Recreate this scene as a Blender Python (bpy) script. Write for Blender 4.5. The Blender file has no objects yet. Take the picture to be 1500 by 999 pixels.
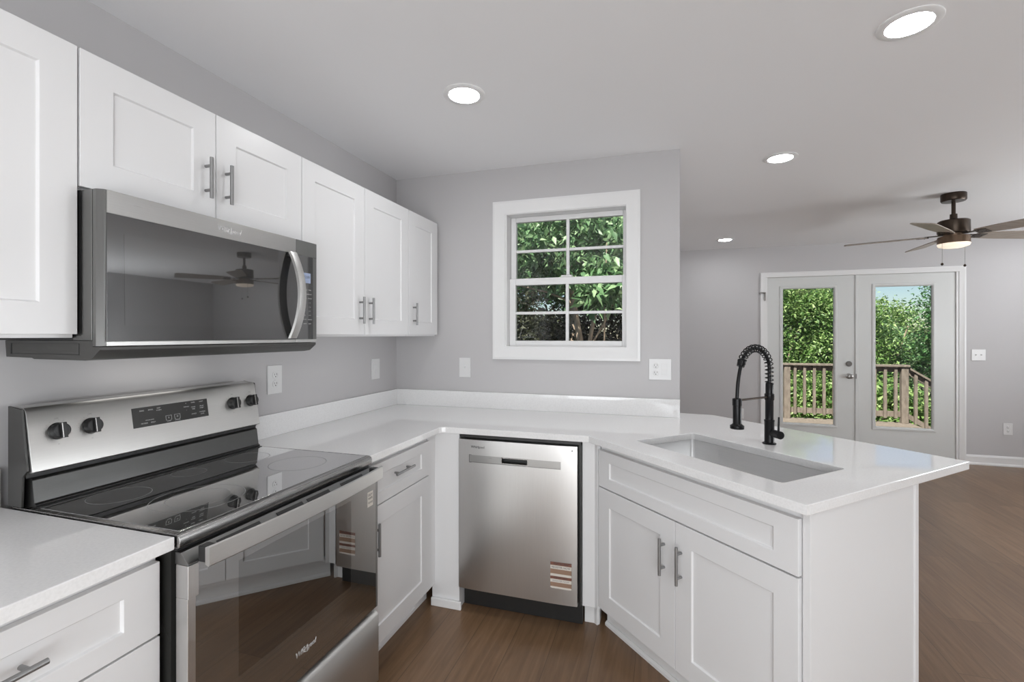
import bpy, bmesh, math, random
import numpy as np
from mathutils import Vector, Matrix

S = bpy.context.scene
C = S.collection
PI = math.pi

# ------------------------------------------------------------------ camera, world, lights, exposure
cam_d = bpy.data.cameras.new('camera')
cam = bpy.data.objects.new('camera', cam_d); C.objects.link(cam)
F, TH = 692.32, 0.3011
cam.location = (1.7323, -2.8282, 1.3795)
cam.rotation_euler = (PI / 2, 0, TH)
cam_d.sensor_width = 36.0
cam_d.lens = F * 36.0 / 1500.0
cam_d.shift_x = -6.21 / 1500.0
cam_d.shift_y = -8.54 / 1500.0
cam_d.clip_start = 0.05
S.camera = cam

S.view_settings.view_transform = 'Standard'
S.view_settings.look = 'None'
S.view_settings.exposure = 0.0
S.view_settings.gamma = 1.0
S.view_settings.use_curve_mapping = False
S.cycles.max_bounces = 10
S.cycles.diffuse_bounces = 6
S.cycles.glossy_bounces = 5
S.cycles.transparent_max_bounces = 16
S.cycles.sample_clamp_indirect = 4.0
S.cycles.caustics_reflective = False
S.cycles.caustics_refractive = False

LAMP_STRENGTH = 78.0      # radiance of the downlight lenses
FILL_REAR = 108.0           # added fill light at the rear wall, W
FILL_SIDE = 118.0  # added fill light at the right wall, W
SKY_STRENGTH = 0.11
SUN_STRENGTH = 13.0

world = bpy.data.worlds.new('sky'); S.world = world
world.use_nodes = True
wn = world.node_tree
sky = wn.nodes.new('ShaderNodeTexSky')
sky.sky_type = 'NISHITA'
sky.sun_disc = False
sky.sun_elevation = math.radians(52)
sky.sun_rotation = math.radians(200)
sky.air_density = 1.0; sky.dust_density = 0.1; sky.ozone_density = 3.0
bg = wn.nodes['Background']
wn.links.new(sky.outputs[0], bg.inputs[0])
bg.inputs[1].default_value = SKY_STRENGTH

sun_d = bpy.data.lights.new('sun', 'SUN'); sun_d.energy = SUN_STRENGTH; sun_d.angle = 0.01
sun_d.color = (1.0, 0.95, 0.86)
sun = bpy.data.objects.new('sun', sun_d); C.objects.link(sun)
sun.rotation_euler = Vector((0.30, 0.62, -0.95)).to_track_quat('-Z', 'Y').to_euler()

def area_light(name, loc, direction, sx, sy, power, color):
    d = bpy.data.lights.new(name, 'AREA'); d.shape = 'RECTANGLE'; d.size = sx; d.size_y = sy
    d.energy = power; d.color = color
    o = bpy.data.objects.new(name, d); C.objects.link(o); o.location = loc
    o.rotation_euler = Vector(direction).to_track_quat('-Z', 'Y').to_euler()
    return o
# added fill lights in front of the solid rear and right walls, out of view
area_light('added_fill_rear', (1.9, -4.50, 1.05), (-0.12, 1, 0.15), 3.2, 1.9, FILL_REAR, (0.94, 0.975, 1.0))
area_light('added_fill_side', (6.54, 0.80, 1.30), (-1, 0.0, 1.0), 1.8, 1.2, FILL_SIDE, (0.94, 0.975, 1.0))

# ------------------------------------------------------------------ materials
def new_mat(name):
    m = bpy.data.materials.new(name); m.use_nodes = True
    return m, m.node_tree, m.node_tree.nodes['Principled BSDF']

def mat(name, col, rough=0.5, metal=0.0, spec=0.5, coat=0.0, bump=0.0, bscale=200.0, emis=None, estr=0.0, ior=None):
    m, nt, p = new_mat(name)
    p.inputs['Base Color'].default_value = (*col, 1)
    p.inputs['Roughness'].default_value = rough
    p.inputs['Metallic'].default_value = metal
    p.inputs['Specular IOR Level'].default_value = spec
    p.inputs['Coat Weight'].default_value = coat
    p.inputs['Coat Roughness'].default_value = 0.03
    if ior: p.inputs['IOR'].default_value = ior
    if emis:
        p.inputs['Emission Color'].default_value = (*emis, 1)
        p.inputs['Emission Strength'].default_value = estr
    if bump:
        tc = nt.nodes.new('ShaderNodeTexCoord')
        n = nt.nodes.new('ShaderNodeTexNoise'); n.inputs['Scale'].default_value = bscale; n.inputs['Detail'].default_value = 4
        b = nt.nodes.new('ShaderNodeBump'); b.inputs['Strength'].default_value = bump; b.inputs['Distance'].default_value = 0.001
        nt.links.new(tc.outputs['Object'], n.inputs['Vector'])
        nt.links.new(n.outputs['Fac'], b.inputs['Height'])
        nt.links.new(b.outputs['Normal'], p.inputs['Normal'])
    return m

def steel(name, col, rough, stretch=(1, 1, 60), var=0.12, bump=0.05):
    """brushed stainless steel: noise stretched along the brushing"""
    m, nt, p = new_mat(name)
    p.inputs['Metallic'].default_value = 1.0
    tc = nt.nodes.new('ShaderNodeTexCoord'); mp = nt.nodes.new('ShaderNodeMapping')
    mp.inputs['Scale'].default_value = stretch
    n = nt.nodes.new('ShaderNodeTexNoise'); n.inputs['Scale'].default_value = 9.0; n.inputs['Detail'].default_value = 6
    nt.links.new(tc.outputs['Object'], mp.inputs['Vector']); nt.links.new(mp.outputs[0], n.inputs['Vector'])
    mr = nt.nodes.new('ShaderNodeMapRange'); mr.inputs['To Min'].default_value = rough - var / 2; mr.inputs['To Max'].default_value = rough + var / 2
    nt.links.new(n.outputs['Fac'], mr.inputs['Value']); nt.links.new(mr.outputs[0], p.inputs['Roughness'])
    r = nt.nodes.new('ShaderNodeMix'); r.data_type = 'RGBA'
    r.inputs[6].default_value = (*[c * 0.94 for c in col], 1); r.inputs[7].default_value = (*[min(1, c * 1.05) for c in col], 1)
    nt.links.new(n.outputs['Fac'], r.inputs[0]); nt.links.new(r.outputs[2], p.inputs['Base Color'])
    b = nt.nodes.new('ShaderNodeBump'); b.inputs['Strength'].default_value = bump; b.inputs['Distance'].default_value = 0.0006
    nt.links.new(n.outputs['Fac'], b.inputs['Height']); nt.links.new(b.outputs['Normal'], p.inputs['Normal'])
    return m

def mirror_glass(name, col, refl, rough=0.02):
    """dark appliance glass: black body under a reflective face"""
    m, nt, p = new_mat(name)
    p.inputs['Base Color'].default_value = (*col, 1); p.inputs['Roughness'].default_value = 0.25
    g = nt.nodes.new('ShaderNodeBsdfGlossy'); g.inputs['Roughness'].default_value = rough
    g.inputs['Color'].default_value = (1, 1, 1, 1)
    lw = nt.nodes.new('ShaderNodeFresnel'); lw.inputs['IOR'].default_value = 1.5
    ad = nt.nodes.new('ShaderNodeMath'); ad.operation = 'ADD'; ad.use_clamp = True; ad.inputs[1].default_value = refl
    nt.links.new(lw.outputs[0], ad.inputs[0])
    mx = nt.nodes.new('ShaderNodeMixShader')
    nt.links.new(ad.outputs[0], mx.inputs[0]); nt.links.new(p.outputs[0], mx.inputs[1]); nt.links.new(g.outputs[0], mx.inputs[2])
    nt.links.new(mx.outputs[0], nt.nodes['Material Output'].inputs['Surface'])
    return m

def clear_glass(name, tint=(1, 1, 1), refl=0.04):
    m, nt, p = new_mat(name)
    nt.nodes.remove(p)
    t = nt.nodes.new('ShaderNodeBsdfTransparent'); t.inputs[0].default_value = (*tint, 1)
    g = nt.nodes.new('ShaderNodeBsdfGlossy'); g.inputs['Roughness'].default_value = 0.0
    f = nt.nodes.new('ShaderNodeFresnel'); f.inputs['IOR'].default_value = 1.45
    ad = nt.nodes.new('ShaderNodeMath'); ad.operation = 'MULTIPLY_ADD'; ad.use_clamp = True
    ad.inputs[1].default_value = 1.0; ad.inputs[2].default_value = refl
    nt.links.new(f.outputs[0], ad.inputs[0])
    mx = nt.nodes.new('ShaderNodeMixShader')
    nt.links.new(ad.outputs[0], mx.inputs[0]); nt.links.new(t.outputs[0], mx.inputs[1]); nt.links.new(g.outputs[0], mx.inputs[2])
    nt.links.new(mx.outputs[0], nt.nodes['Material Output'].inputs['Surface'])
    return m

def wood_floor(name):
    m, nt, p = new_mat(name)
    tc = nt.nodes.new('ShaderNodeTexCoord')
    sep = nt.nodes.new('ShaderNodeSeparateXYZ'); cmb = nt.nodes.new('ShaderNodeCombineXYZ')
    nt.links.new(tc.outputs['Object'], sep.inputs[0])
    nt.links.new(sep.outputs['Y'], cmb.inputs['X']); nt.links.new(sep.outputs['X'], cmb.inputs['Y'])
    br = nt.nodes.new('ShaderNodeTexBrick')
    br.inputs['Scale'].default_value = 1.0
    br.inputs['Brick Width'].default_value = 1.22; br.inputs['Row Height'].default_value = 0.18
    br.inputs['Mortar Size'].default_value = 0.0011; br.inputs['Mortar Smooth'].default_value = 0.1
    br.inputs['Bias'].default_value = 0.0
    br.offset = 0.37
    br.inputs['Color1'].default_value = (0.0, 0.0, 0.0, 1); br.inputs['Color2'].default_value = (1, 1, 1, 1)
    br.inputs['Mortar'].default_value = (0.5, 0.5, 0.5, 1)
    nt.links.new(cmb.outputs[0], br.inputs['Vector'])
    # grain: noise stretched along the planks, shifted per plank
    mp = nt.nodes.new('ShaderNodeMapping'); mp.inputs['Scale'].default_value = (1.3, 17.0, 1.0)
    nt.links.new(cmb.outputs[0], mp.inputs['Vector'])
    addv = nt.nodes.new('ShaderNodeVectorMath'); addv.operation = 'ADD'
    sc = nt.nodes.new('ShaderNodeVectorMath'); sc.operation = 'SCALE'; sc.inputs['Scale'].default_value = 7.0
    nt.links.new(br.outputs['Color'], sc.inputs[0]); nt.links.new(mp.outputs[0], addv.inputs[0]); nt.links.new(sc.outputs[0], addv.inputs[1])
    n = nt.nodes.new('ShaderNodeTexNoise'); n.inputs['Scale'].default_value = 2.2; n.inputs['Detail'].default_value = 9
    n.inputs['Roughness'].default_value = 0.62; n.inputs['Distortion'].default_value = 0.6
    nt.links.new(addv.outputs[0], n.inputs['Vector'])
    cr = nt.nodes.new('ShaderNodeValToRGB')
    e = cr.color_ramp.elements
    e[0].position = 0.22; e[0].color = (0.135, 0.076, 0.041, 1)
    e[1].position = 0.82; e[1].color = (0.275, 0.170, 0.098, 1)
    k = cr.color_ramp.elements.new(0.5); k.color = (0.200, 0.118, 0.064, 1)
    nt.links.new(n.outputs['Fac'], cr.inputs[0])
    hv = nt.nodes.new('ShaderNodeHueSaturation')
    mr = nt.nodes.new('ShaderNodeMapRange'); mr.inputs['To Min'].default_value = 0.88; mr.inputs['To Max'].default_value = 1.10
    nt.links.new(br.outputs['Color'], mr.inputs['Value']); nt.links.new(mr.outputs[0], hv.inputs['Value'])
    nt.links.new(cr.outputs[0], hv.inputs['Color'])
    mx = nt.nodes.new('ShaderNodeMix'); mx.data_type = 'RGBA'
    mx.inputs[7].default_value = (0.08, 0.05, 0.03, 1)
    nt.links.new(br.outputs['Fac'], mx.inputs[0]); nt.links.new(hv.outputs[0], mx.inputs[6])
    nt.links.new(mx.outputs[2], p.inputs['Base Color'])
    p.inputs['Roughness'].default_value = 0.33
    p.inputs['Specular IOR Level'].default_value = 0.5
    b = nt.nodes.new('ShaderNodeBump'); b.inputs['Strength'].default_value = 0.12; b.inputs['Distance'].default_value = 0.001
    nt.links.new(n.outputs['Fac'], b.inputs['Height']); nt.links.new(b.outputs['Normal'], p.inputs['Normal'])
    return m

def quartz(name):
    m, nt, p = new_mat(name)
    tc = nt.nodes.new('ShaderNodeTexCoord')
    n = nt.nodes.new('ShaderNodeTexNoise'); n.inputs['Scale'].default_value = 160; n.inputs['Detail'].default_value = 3
    nt.links.new(tc.outputs['Object'], n.inputs['Vector'])
    cr = nt.nodes.new('ShaderNodeValToRGB'); e = cr.color_ramp.elements
    e[0].position = 0.3; e[0].color = (0.80, 0.80, 0.80, 1); e[1].position = 0.6; e[1].color = (0.85, 0.85, 0.85, 1)
    nt.links.new(n.outputs['Fac'], cr.inputs[0]); nt.links.new(cr.outputs[0], p.inputs['Base Color'])
    p.inputs['Roughness'].default_value = 0.035; p.inputs['IOR'].default_value = 1.58
    return m

def leaf_mat(name, c0, c1, c2):
    m, nt, p = new_mat(name)
    g = nt.nodes.new('ShaderNodeNewGeometry')
    cr = nt.nodes.new('ShaderNodeValToRGB'); e = cr.color_ramp.elements
    e[0].position = 0.0; e[0].color = (*c0, 1); e[1].position = 1.0; e[1].color = (*c2, 1)
    k = e.new(0.5); k.color = (*c1, 1)
    nt.links.new(g.outputs['Random Per Island'], cr.inputs[0])
    nt.links.new(cr.outputs[0], p.inputs['Base Color'])
    p.inputs['Roughness'].default_value = 0.45
    tr = nt.nodes.new('ShaderNodeBsdfTranslucent')
    nt.links.new(cr.outputs[0], tr.inputs['Color'])
    mx = nt.nodes.new('ShaderNodeMixShader'); mx.inputs[0].default_value = 0.35
    nt.links.new(p.outputs[0], mx.inputs[1]); nt.links.new(tr.outputs[0], mx.inputs[2])
    nt.links.new(mx.outputs[0], nt.nodes['Material Output'].inputs['Surface'])
    return m

def plank_wood(name, a, b, scale=(3, 3, 3), rough=0.7):
    m, nt, p = new_mat(name)
    tc = nt.nodes.new('ShaderNodeTexCoord'); mp = nt.nodes.new('ShaderNodeMapping'); mp.inputs['Scale'].default_value = scale
    n = nt.nodes.new('ShaderNodeTexNoise'); n.inputs['Scale'].default_value = 4; n.inputs['Detail'].default_value = 6
    cr = nt.nodes.new('ShaderNodeValToRGB'); e = cr.color_ramp.elements
    e[0].position = 0.3; e[0].color = (*a, 1); e[1].position = 0.72; e[1].color = (*b, 1)
    nt.links.new(tc.outputs['Object'], mp.inputs[0]); nt.links.new(mp.outputs[0], n.inputs['Vector'])
    nt.links.new(n.outputs['Fac'], cr.inputs[0]); nt.links.new(cr.outputs[0], p.inputs['Base Color'])
    p.inputs['Roughness'].default_value = rough
    return m

WALL = mat('wall_paint', (0.54, 0.53, 0.535), 0.6, spec=0.25, bump=0.05, bscale=350)
CEIL = mat('ceiling_paint', (0.84, 0.84, 0.85), 0.75, spec=0.2, bump=0.05, bscale=250)
TRIM = mat('trim_paint', (0.80, 0.80, 0.80), 0.35)
DOORW = mat('door_paint', (0.66, 0.67, 0.66), 0.4)
CAB = mat('cabinet_paint', (0.765, 0.765, 0.77), 0.33)
CABIN = mat('cabinet_inside', (0.62, 0.61, 0.60), 0.5)
QUARTZ = quartz('white_quartz')
FLOOR = wood_floor('plank_floor')
STEEL_V = steel('brushed_steel_vertical', (0.66, 0.655, 0.645), 0.31, (60, 60, 1))
STEEL_H = steel('brushed_steel_level', (0.42, 0.415, 0.405), 0.30, (1, 60, 60))
STEEL_L = steel('pale_brushed_steel', (0.58, 0.575, 0.56), 0.36, (1, 60, 60))
STEEL_D = steel('dark_steel', (0.24, 0.24, 0.235), 0.32, (60, 60, 1))
SINKST = steel('sink_steel', (0.80, 0.80, 0.80), 0.36, (1, 50, 50))
RISER = steel('dark_riser_steel', (0.10, 0.10, 0.098), 0.42, (1, 40, 40), 0.06)
COOKST = steel('cooktop_edge_steel', (0.34, 0.335, 0.33), 0.27, (1, 50, 50), 0.06)
CHROME = mat('bright_steel_edge', (0.50, 0.49, 0.48), 0.22, 1.0)
HANDLE = mat('handle_metal', (0.30, 0.30, 0.30), 0.38, 0.85)
BLACKPL = mat('black_plastic', (0.018, 0.018, 0.018), 0.38)
BLACKGL = mirror_glass('black_cooktop_glass', (0.006, 0.006, 0.006), 0.50, 0.012)
OVENGL = mirror_glass('oven_door_glass', (0.015, 0.015, 0.014), 0.30, 0.02)
MWGL = mirror_glass('microwave_door_glass', (0.006, 0.006, 0.006), 0.085, 0.02)
PANELGL = mat('control_panel_glass', (0.035, 0.035, 0.033), 0.25)
DARKEN = mat('dark_enamel', (0.030, 0.030, 0.028), 0.22)
GREYPL = mat('grey_plastic', (0.055, 0.054, 0.051), 0.4)
WHITEPL = mat('white_plastic', (0.74, 0.74, 0.74), 0.35)
SLOT = mat('dark_slot', (0.03, 0.03, 0.03), 0.6)
BLACKMT = mat('matte_black_metal', (0.012, 0.012, 0.013), 0.33, 0.6)
BRONZE = mat('dark_bronze', (0.055, 0.040, 0.030), 0.35, 0.8)
PRINT = mat('pale_print', (0.55, 0.55, 0.54), 0.5)
PRINTG = mat('grey_print', (0.30, 0.30, 0.30), 0.5)
PRINTD = mat('dark_print', (0.05, 0.05, 0.05), 0.5)
LOGO = mat('silver_lettering', (0.72, 0.72, 0.72), 0.25, 0.6)
LENS = mat('lit_lens', (0.9, 0.9, 0.9), 0.5, emis=(0.98, 0.99, 1.0), estr=LAMP_STRENGTH)
FANLENS = mat('lit_fan_bowl', (0.9, 0.85, 0.75), 0.4, emis=(1.0, 0.84, 0.66), estr=0.75)
LCD = mat('lit_display', (0.1, 0.12, 0.16), 0.3, emis=(0.55, 0.66, 0.95), estr=0.35)
NICKEL = mat('satin_nickel', (0.30, 0.29, 0.28), 0.3, 1.0)
PANE = clear_glass('window_glass', (0.96, 0.97, 0.96), 0.0)
OVENPANE = clear_glass('tinted_oven_window', (0.72, 0.70, 0.69), 0.34)
BLADEW = plank_wood('fan_blade_wood', (0.27, 0.23, 0.19), (0.40, 0.35, 0.30), (2, 25, 2), 0.45)
DECKW = plank_wood('treated_pine', (0.125, 0.102, 0.083), (0.225, 0.19, 0.16), (6, 6, 2), 0.75)
BARK = plank_wood('tree_bark', (0.26, 0.19, 0.14), (0.48, 0.38, 0.29), (8, 8, 2), 0.9)
SOIL = plank_wood('leaf_litter', (0.020, 0.022, 0.012), (0.055, 0.055, 0.028), (1, 1, 1), 0.95)
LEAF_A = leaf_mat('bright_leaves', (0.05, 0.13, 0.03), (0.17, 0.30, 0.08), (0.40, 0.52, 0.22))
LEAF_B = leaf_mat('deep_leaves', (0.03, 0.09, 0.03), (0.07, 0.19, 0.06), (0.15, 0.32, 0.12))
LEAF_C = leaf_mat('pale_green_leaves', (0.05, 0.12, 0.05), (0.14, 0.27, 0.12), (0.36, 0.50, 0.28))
LEAF_D = leaf_mat('shade_toned_undergrowth', (0.012, 0.018, 0.010), (0.035, 0.040, 0.022), (0.09, 0.10, 0.05))  # woodland shade put into the leaf colour as darker, browner tones

# ------------------------------------------------------------------ mesh helpers
class MB:
    """collects shapes, then links them as ONE mesh object"""
    def __init__(s): s.v = []; s.f = []
    def add(s, vs, fs, M=None):
        o = len(s.v)
        for p in vs:
            p = Vector(p)
            s.v.append(tuple(M @ p) if M else tuple(p))
        s.f += [tuple(i + o for i in f) for f in fs]
        return s
    def box(s, x0, x1, y0, y1, z0, z1, M=None):
        x0, x1 = min(x0, x1), max(x0, x1); y0, y1 = min(y0, y1), max(y0, y1); z0, z1 = min(z0, z1), max(z0, z1)
        return s.add([(x0, y0, z0), (x1, y0, z0), (x1, y1, z0), (x0, y1, z0), (x0, y0, z1), (x1, y0, z1), (x1, y1, z1), (x0, y1, z1)],
                     [(0, 3, 2, 1), (4, 5, 6, 7), (0, 1, 5, 4), (1, 2, 6, 5), (2, 3, 7, 6), (3, 0, 4, 7)], M)
    def prism(s, prof, a0, a1, axis='x', M=None):
        """profile (list of 2-D points, counter-clockwise) extruded along an axis"""
        n = len(prof); vs = []
        for a in (a0, a1):
            for (p, q) in prof:
                vs.append({'x': (a, p, q), 'y': (p, a, q), 'z': (p, q, a)}[axis])
        fs = [tuple(range(n)), tuple(range(2 * n - 1, n - 1, -1))]
        for i in range(n):
            j = (i + 1) % n
            fs.append((i, i + n, j + n, j))
        return s.add(vs, fs, M)
    def lathe(s, prof, seg=32, M=None, cap=True):
        """profile of (radius, z) turned round z"""
        vs = []; fs = []
        n = len(prof)
        for (r, z) in prof:
            for k in range(seg):
                a = 2 * PI * k / seg
                vs.append((r * math.cos(a), r * math.sin(a), z))
        for i in range(n - 1):
            for k in range(seg):
                k2 = (k + 1) % seg
                fs.append((i * seg + k, i * seg + k2, (i + 1) * seg + k2, (i + 1) * seg + k))
        if cap:
            fs.append(tuple(range(seg - 1, -1, -1))); fs.append(tuple((n - 1) * seg + k for k in range(seg)))
        return s.add(vs, fs, M)
    def cyl(s, p0, p1, r0, r1=None, seg=16):
        p0 = Vector(p0); p1 = Vector(p1); d = p1 - p0
        M = Matrix.Translation(p0) @ d.to_track_quat('Z', 'Y').to_matrix().to_4x4()
        return s.lathe([(r0, 0), (r0 if r1 is None else r1, d.length)], seg, M)
    def tube(s, pts, r, seg=10):
        """swept tube; r is a number or one radius per point"""
        pts = [Vector(p) for p in pts]; n = len(pts)
        rr = [r] * n if not hasattr(r, '__len__') else r
        t = [(pts[min(i + 1, n - 1)] - pts[max(i - 1, 0)]).normalized() for i in range(n)]
        up = Vector((0, 0, 1)) if abs(t[0].z) < 0.9 else Vector((1, 0, 0))
        x = t[0].cross(up).normalized()
        vs = []; fs = []
        for i in range(n):
            x = (x - t[i] * x.dot(t[i])).normalized(); y = t[i].cross(x)
            for k in range(seg):
                a = 2 * PI * k / seg
                vs.append(pts[i] + (x * math.cos(a) + y * math.sin(a)) * rr[i])
        for i in range(n - 1):
            for k in range(seg):
                k2 = (k + 1) % seg
                fs.append((i * seg + k, i * seg + k2, (i + 1) * seg + k2, (i + 1) * seg + k))
        fs.append(tuple(range(seg - 1, -1, -1))); fs.append(tuple((n - 1) * seg + k for k in range(seg)))
        return s.add(vs, fs)
    def build(s, name, m, parent=None, bevel=0.0, smooth=False, seg=2, angle=40):
        me = bpy.data.meshes.new(name); me.from_pydata(s.v, [], s.f); me.update()
        bm = bmesh.new(); bm.from_mesh(me); bmesh.ops.recalc_face_normals(bm, faces=bm.faces); bm.to_mesh(me); bm.free()
        me.materials.append(m)
        o = bpy.data.objects.new(name, me); C.objects.link(o)
        if parent: o.parent = parent
        if bevel:
            b = o.modifiers.new('edge', 'BEVEL'); b.width = bevel; b.segments = seg; b.limit_method = 'ANGLE'; b.angle_limit = math.radians(40); b.harden_normals = True
        if smooth or bevel:
            for p in me.polygons: p.use_smooth = True
            me.set_sharp_from_angle(angle=math.radians(angle))
        return o

def rounded_box(x0, x1, y0, y1, z0, z1): return MB().box(x0, x1, y0, y1, z0, z1)

def thing(name, label, cat, loc=(0, 0, 0), rz=0.0, group=None):
    o = bpy.data.objects.new(name, None); C.objects.link(o)
    o.location = loc; o.rotation_euler = (0, 0, rz); o.empty_display_size = 0.1
    o['label'] = label; o['category'] = cat
    if group: o['group'] = group
    return o
def tag(o, label, cat, group=None):
    o['label'] = label; o['category'] = cat
    if group: o['group'] = group
    return o
def struct(o, label=None, cat=None):
    o['kind'] = 'structure'
    if label: o['label'] = label
    if cat: o['category'] = cat
    return o
def structure_root(name, loc=(0, 0, 0), label=None, cat=None):
    o = bpy.data.objects.new(name, None); C.objects.link(o); o.location = loc; o.empty_display_size = 0.1
    return struct(o, label, cat)
def copy_thing(root, loc, rz=None, label=None, group=None):
    r = root.copy(); C.objects.link(r); r.location = loc
    if rz is not None: r.rotation_euler = (0, 0, rz)
    if label: r['label'] = label
    if group: r['group'] = group
    for ch in list(root.children):
        c = ch.copy(); C.objects.link(c); c.parent = r
        for g in list(ch.children):
            d = g.copy(); C.objects.link(d); d.parent = c
    return r

def text_mesh(name, txt, size, M, m, parent, depth=0.0006, shear=0.0, align='CENTER', space=1.0):
    """lettering as a mesh part; M places the text's own x-y plane"""
    cu = bpy.data.curves.new('letters', 'FONT'); cu.body = txt; cu.size = size; cu.extrude = depth; cu.shear = shear
    cu.align_x = align; cu.align_y = 'CENTER'; cu.resolution_u = 2; cu.space_character = space
    t = bpy.data.objects.new('letters', cu); C.objects.link(t)
    bpy.context.view_layer.update()
    me = bpy.data.meshes.new_from_object(t.evaluated_get(bpy.context.evaluated_depsgraph_get()))
    bpy.data.objects.remove(t); bpy.data.curves.remove(cu)
    me.name = name; me.transform(M); me.materials.clear(); me.materials.append(m)
    o = bpy.data.objects.new(name, me); C.objects.link(o); o.parent = parent
    return o
def front_M(x, y, z, tilt=0.0):
    """text standing on a front that faces local -y"""
    return Matrix.Translation((x, y, z)) @ Matrix.Rotation(PI / 2 + tilt, 4, 'X')
def brand(parent, x, y, z, size, m, tilt=0.0):
    """slanted lettering with a swoosh ring round its middle"""
    o = text_mesh('brand_lettering', 'Whirlpool', size, front_M(x, y, z, tilt), m, parent, shear=0.25, space=0.9)
    mb = MB()
    pts = []
    for k in range(41):
        a = PI * 0.62 + k / 40 * PI * 1.55
        pts.append((0.62 * size * math.cos(a) + size * 0.05, 0.0, 0.62 * size * 0.62 * math.sin(a)))
    T = Matrix.Translation((x, y, z)) @ Matrix.Rotation(tilt, 4, 'X') @ Matrix.Rotation(0.45, 4, 'Y')
    mb.tube([T @ Vector(p) for p in pts], [size * 0.015 + size * 0.03 * math.sin(PI * k / 40) for k in range(41)], 6)
    mb.build('swoosh', m, o)
    return o

def text_floor_M(x, y, z): return Matrix.Translation((x, y, z))

# cabinet joinery: local x along the front, front face looks to local -y
def shaker(name, x0, x1, z0, z1, y, parent, stile=0.076, rec=0.007, th=0.019, rail=None):
    """five-piece front with a recessed flat panel; outer face at y, body behind it"""
    if rail is None: rail = 0.047 if z1 - z0 < 0.2 else stile
    a0, a1, b0, b1 = x0 + stile, x1 - stile, z0 + rail, z1 - rail
    e = 0.003
    v = [(x0, y, z0), (x1, y, z0), (x1, y, z1), (x0, y, z1),
         (a0, y, b0), (a1, y, b0), (a1, y, b1), (a0, y, b1),
         (a0 + e, y + rec, b0 + e), (a1 - e, y + rec, b0 + e), (a1 - e, y + rec, b1 - e), (a0 + e, y + rec, b1 - e),
         (x0, y + th, z0), (x1, y + th, z0), (x1, y + th, z1), (x0, y + th, z1)]
    f = []
    for i in range(4):
        j = (i + 1) % 4
        f += [(i, j, j + 4, i + 4), (i + 4, j + 4, j + 8, i + 8), (j, i, i + 12, j + 12)]
    f += [(8, 9, 10, 11), (15, 14, 13, 12)]
    return MB().add(v, f).build(name, CAB, parent, bevel=0.0012)

def bar_pull(x, z, y, parent, vertical=True, L=0.130):
    """round bar pull on two posts; y is the face it is screwed to"""
    mb = MB(); h = L / 2; yb = y - 0.026; q = h - 0.026
    if vertical:
        mb.cyl((x, yb, z - h), (x, yb, z + h), 0.0058, seg=14)
        for s in (-1, 1): mb.cyl((x, y, z + s * q), (x, yb, z + s * q), 0.0048, seg=12)
    else:
        mb.cyl((x - h, yb, z), (x + h, yb, z), 0.0058, seg=14)
        for s in (-1, 1): mb.cyl((x + s * q, y, z), (x + s * q, yb, z), 0.0048, seg=12)
    o = mb.build('handle', HANDLE, parent, smooth=True)
    return o

# ------------------------------------------------------------------ room shell
H = 2.434
XR, YF, YB = 6.65, 3.45, -4.60
PW = 1.823       # where the window wall ends
TW = 0.15
def ell(e): return [(-e, YB - e), (XR + e, YB - e), (XR + e, YF + TW + e), (PW - TW - e, YF + TW + e), (PW - TW - e, TW + e), (-e, TW + e)]
struct(MB().prism(ell(0.0), -0.12, 0.0, 'z').build('floor', FLOOR))
struct(MB().prism(ell(0.10), H, H + 0.35, 'z').build('ceiling', CEIL))
struct(MB().box(-TW, 0, YB - TW, TW, 0, H).build('wall_left', WALL))
# window wall with its opening
WX0, WX1, WZ0, WZ1 = 0.778, 1.545, 1.290, 2.150
mb = MB()
mb.box(0, WX0, 0, TW, 0, H).box(WX1, PW, 0, TW, 0, H).box(WX0, WX1, 0, TW, 0, WZ0).box(WX0, WX1, 0, TW, WZ1, H)
struct(mb.build('wall_back', WALL))
struct(MB().box(PW - TW, PW, TW, YF + TW, 0, H).build('wall_side', WALL))
DX0, DX1, DZ = 2.905, 4.772, 2.080
mb = MB()
mb.box(PW, DX0, YF, YF + TW, 0, H).box(DX1, XR, YF, YF + TW, 0, H).box(DX0, DX1, YF, YF + TW, DZ, H)
struct(mb.build('wall_far', WALL))
struct(MB().box(XR, XR + TW, YB - TW, YF + TW, 0, H).build('wall_right', WALL))
struct(MB().box(0, XR, YB - TW, YB, 0, H).build('wall_rear', WALL))

def baseboard(name, x0, x1, y, sgn, axis='x'):
    prof = [(0, 0), (sgn * 0.028, 0), (sgn * 0.028, 0.012), (sgn * 0.016, 0.026), (sgn * 0.015, 0.085), (sgn * 0.006, 0.102), (0, 0.104)]
    mb = MB()
    if axis == 'x': mb.prism([(y + p, q) for p, q in prof], x0, x1, 'x')
    else: mb.prism([(y + p, q) for p, q in prof], x0, x1, 'y')
    return struct(mb.build(name, TRIM))
baseboard('baseboard_far_left', PW, 2.846, YF, -1)
baseboard('baseboard_far', 4.835, XR, YF, -1)
baseboard('baseboard_right', YB, YF - 0.03, XR, -1, 'y')
baseboard('baseboard_side', 0.20, YF - 0.03, PW, 1, 'y')

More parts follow.
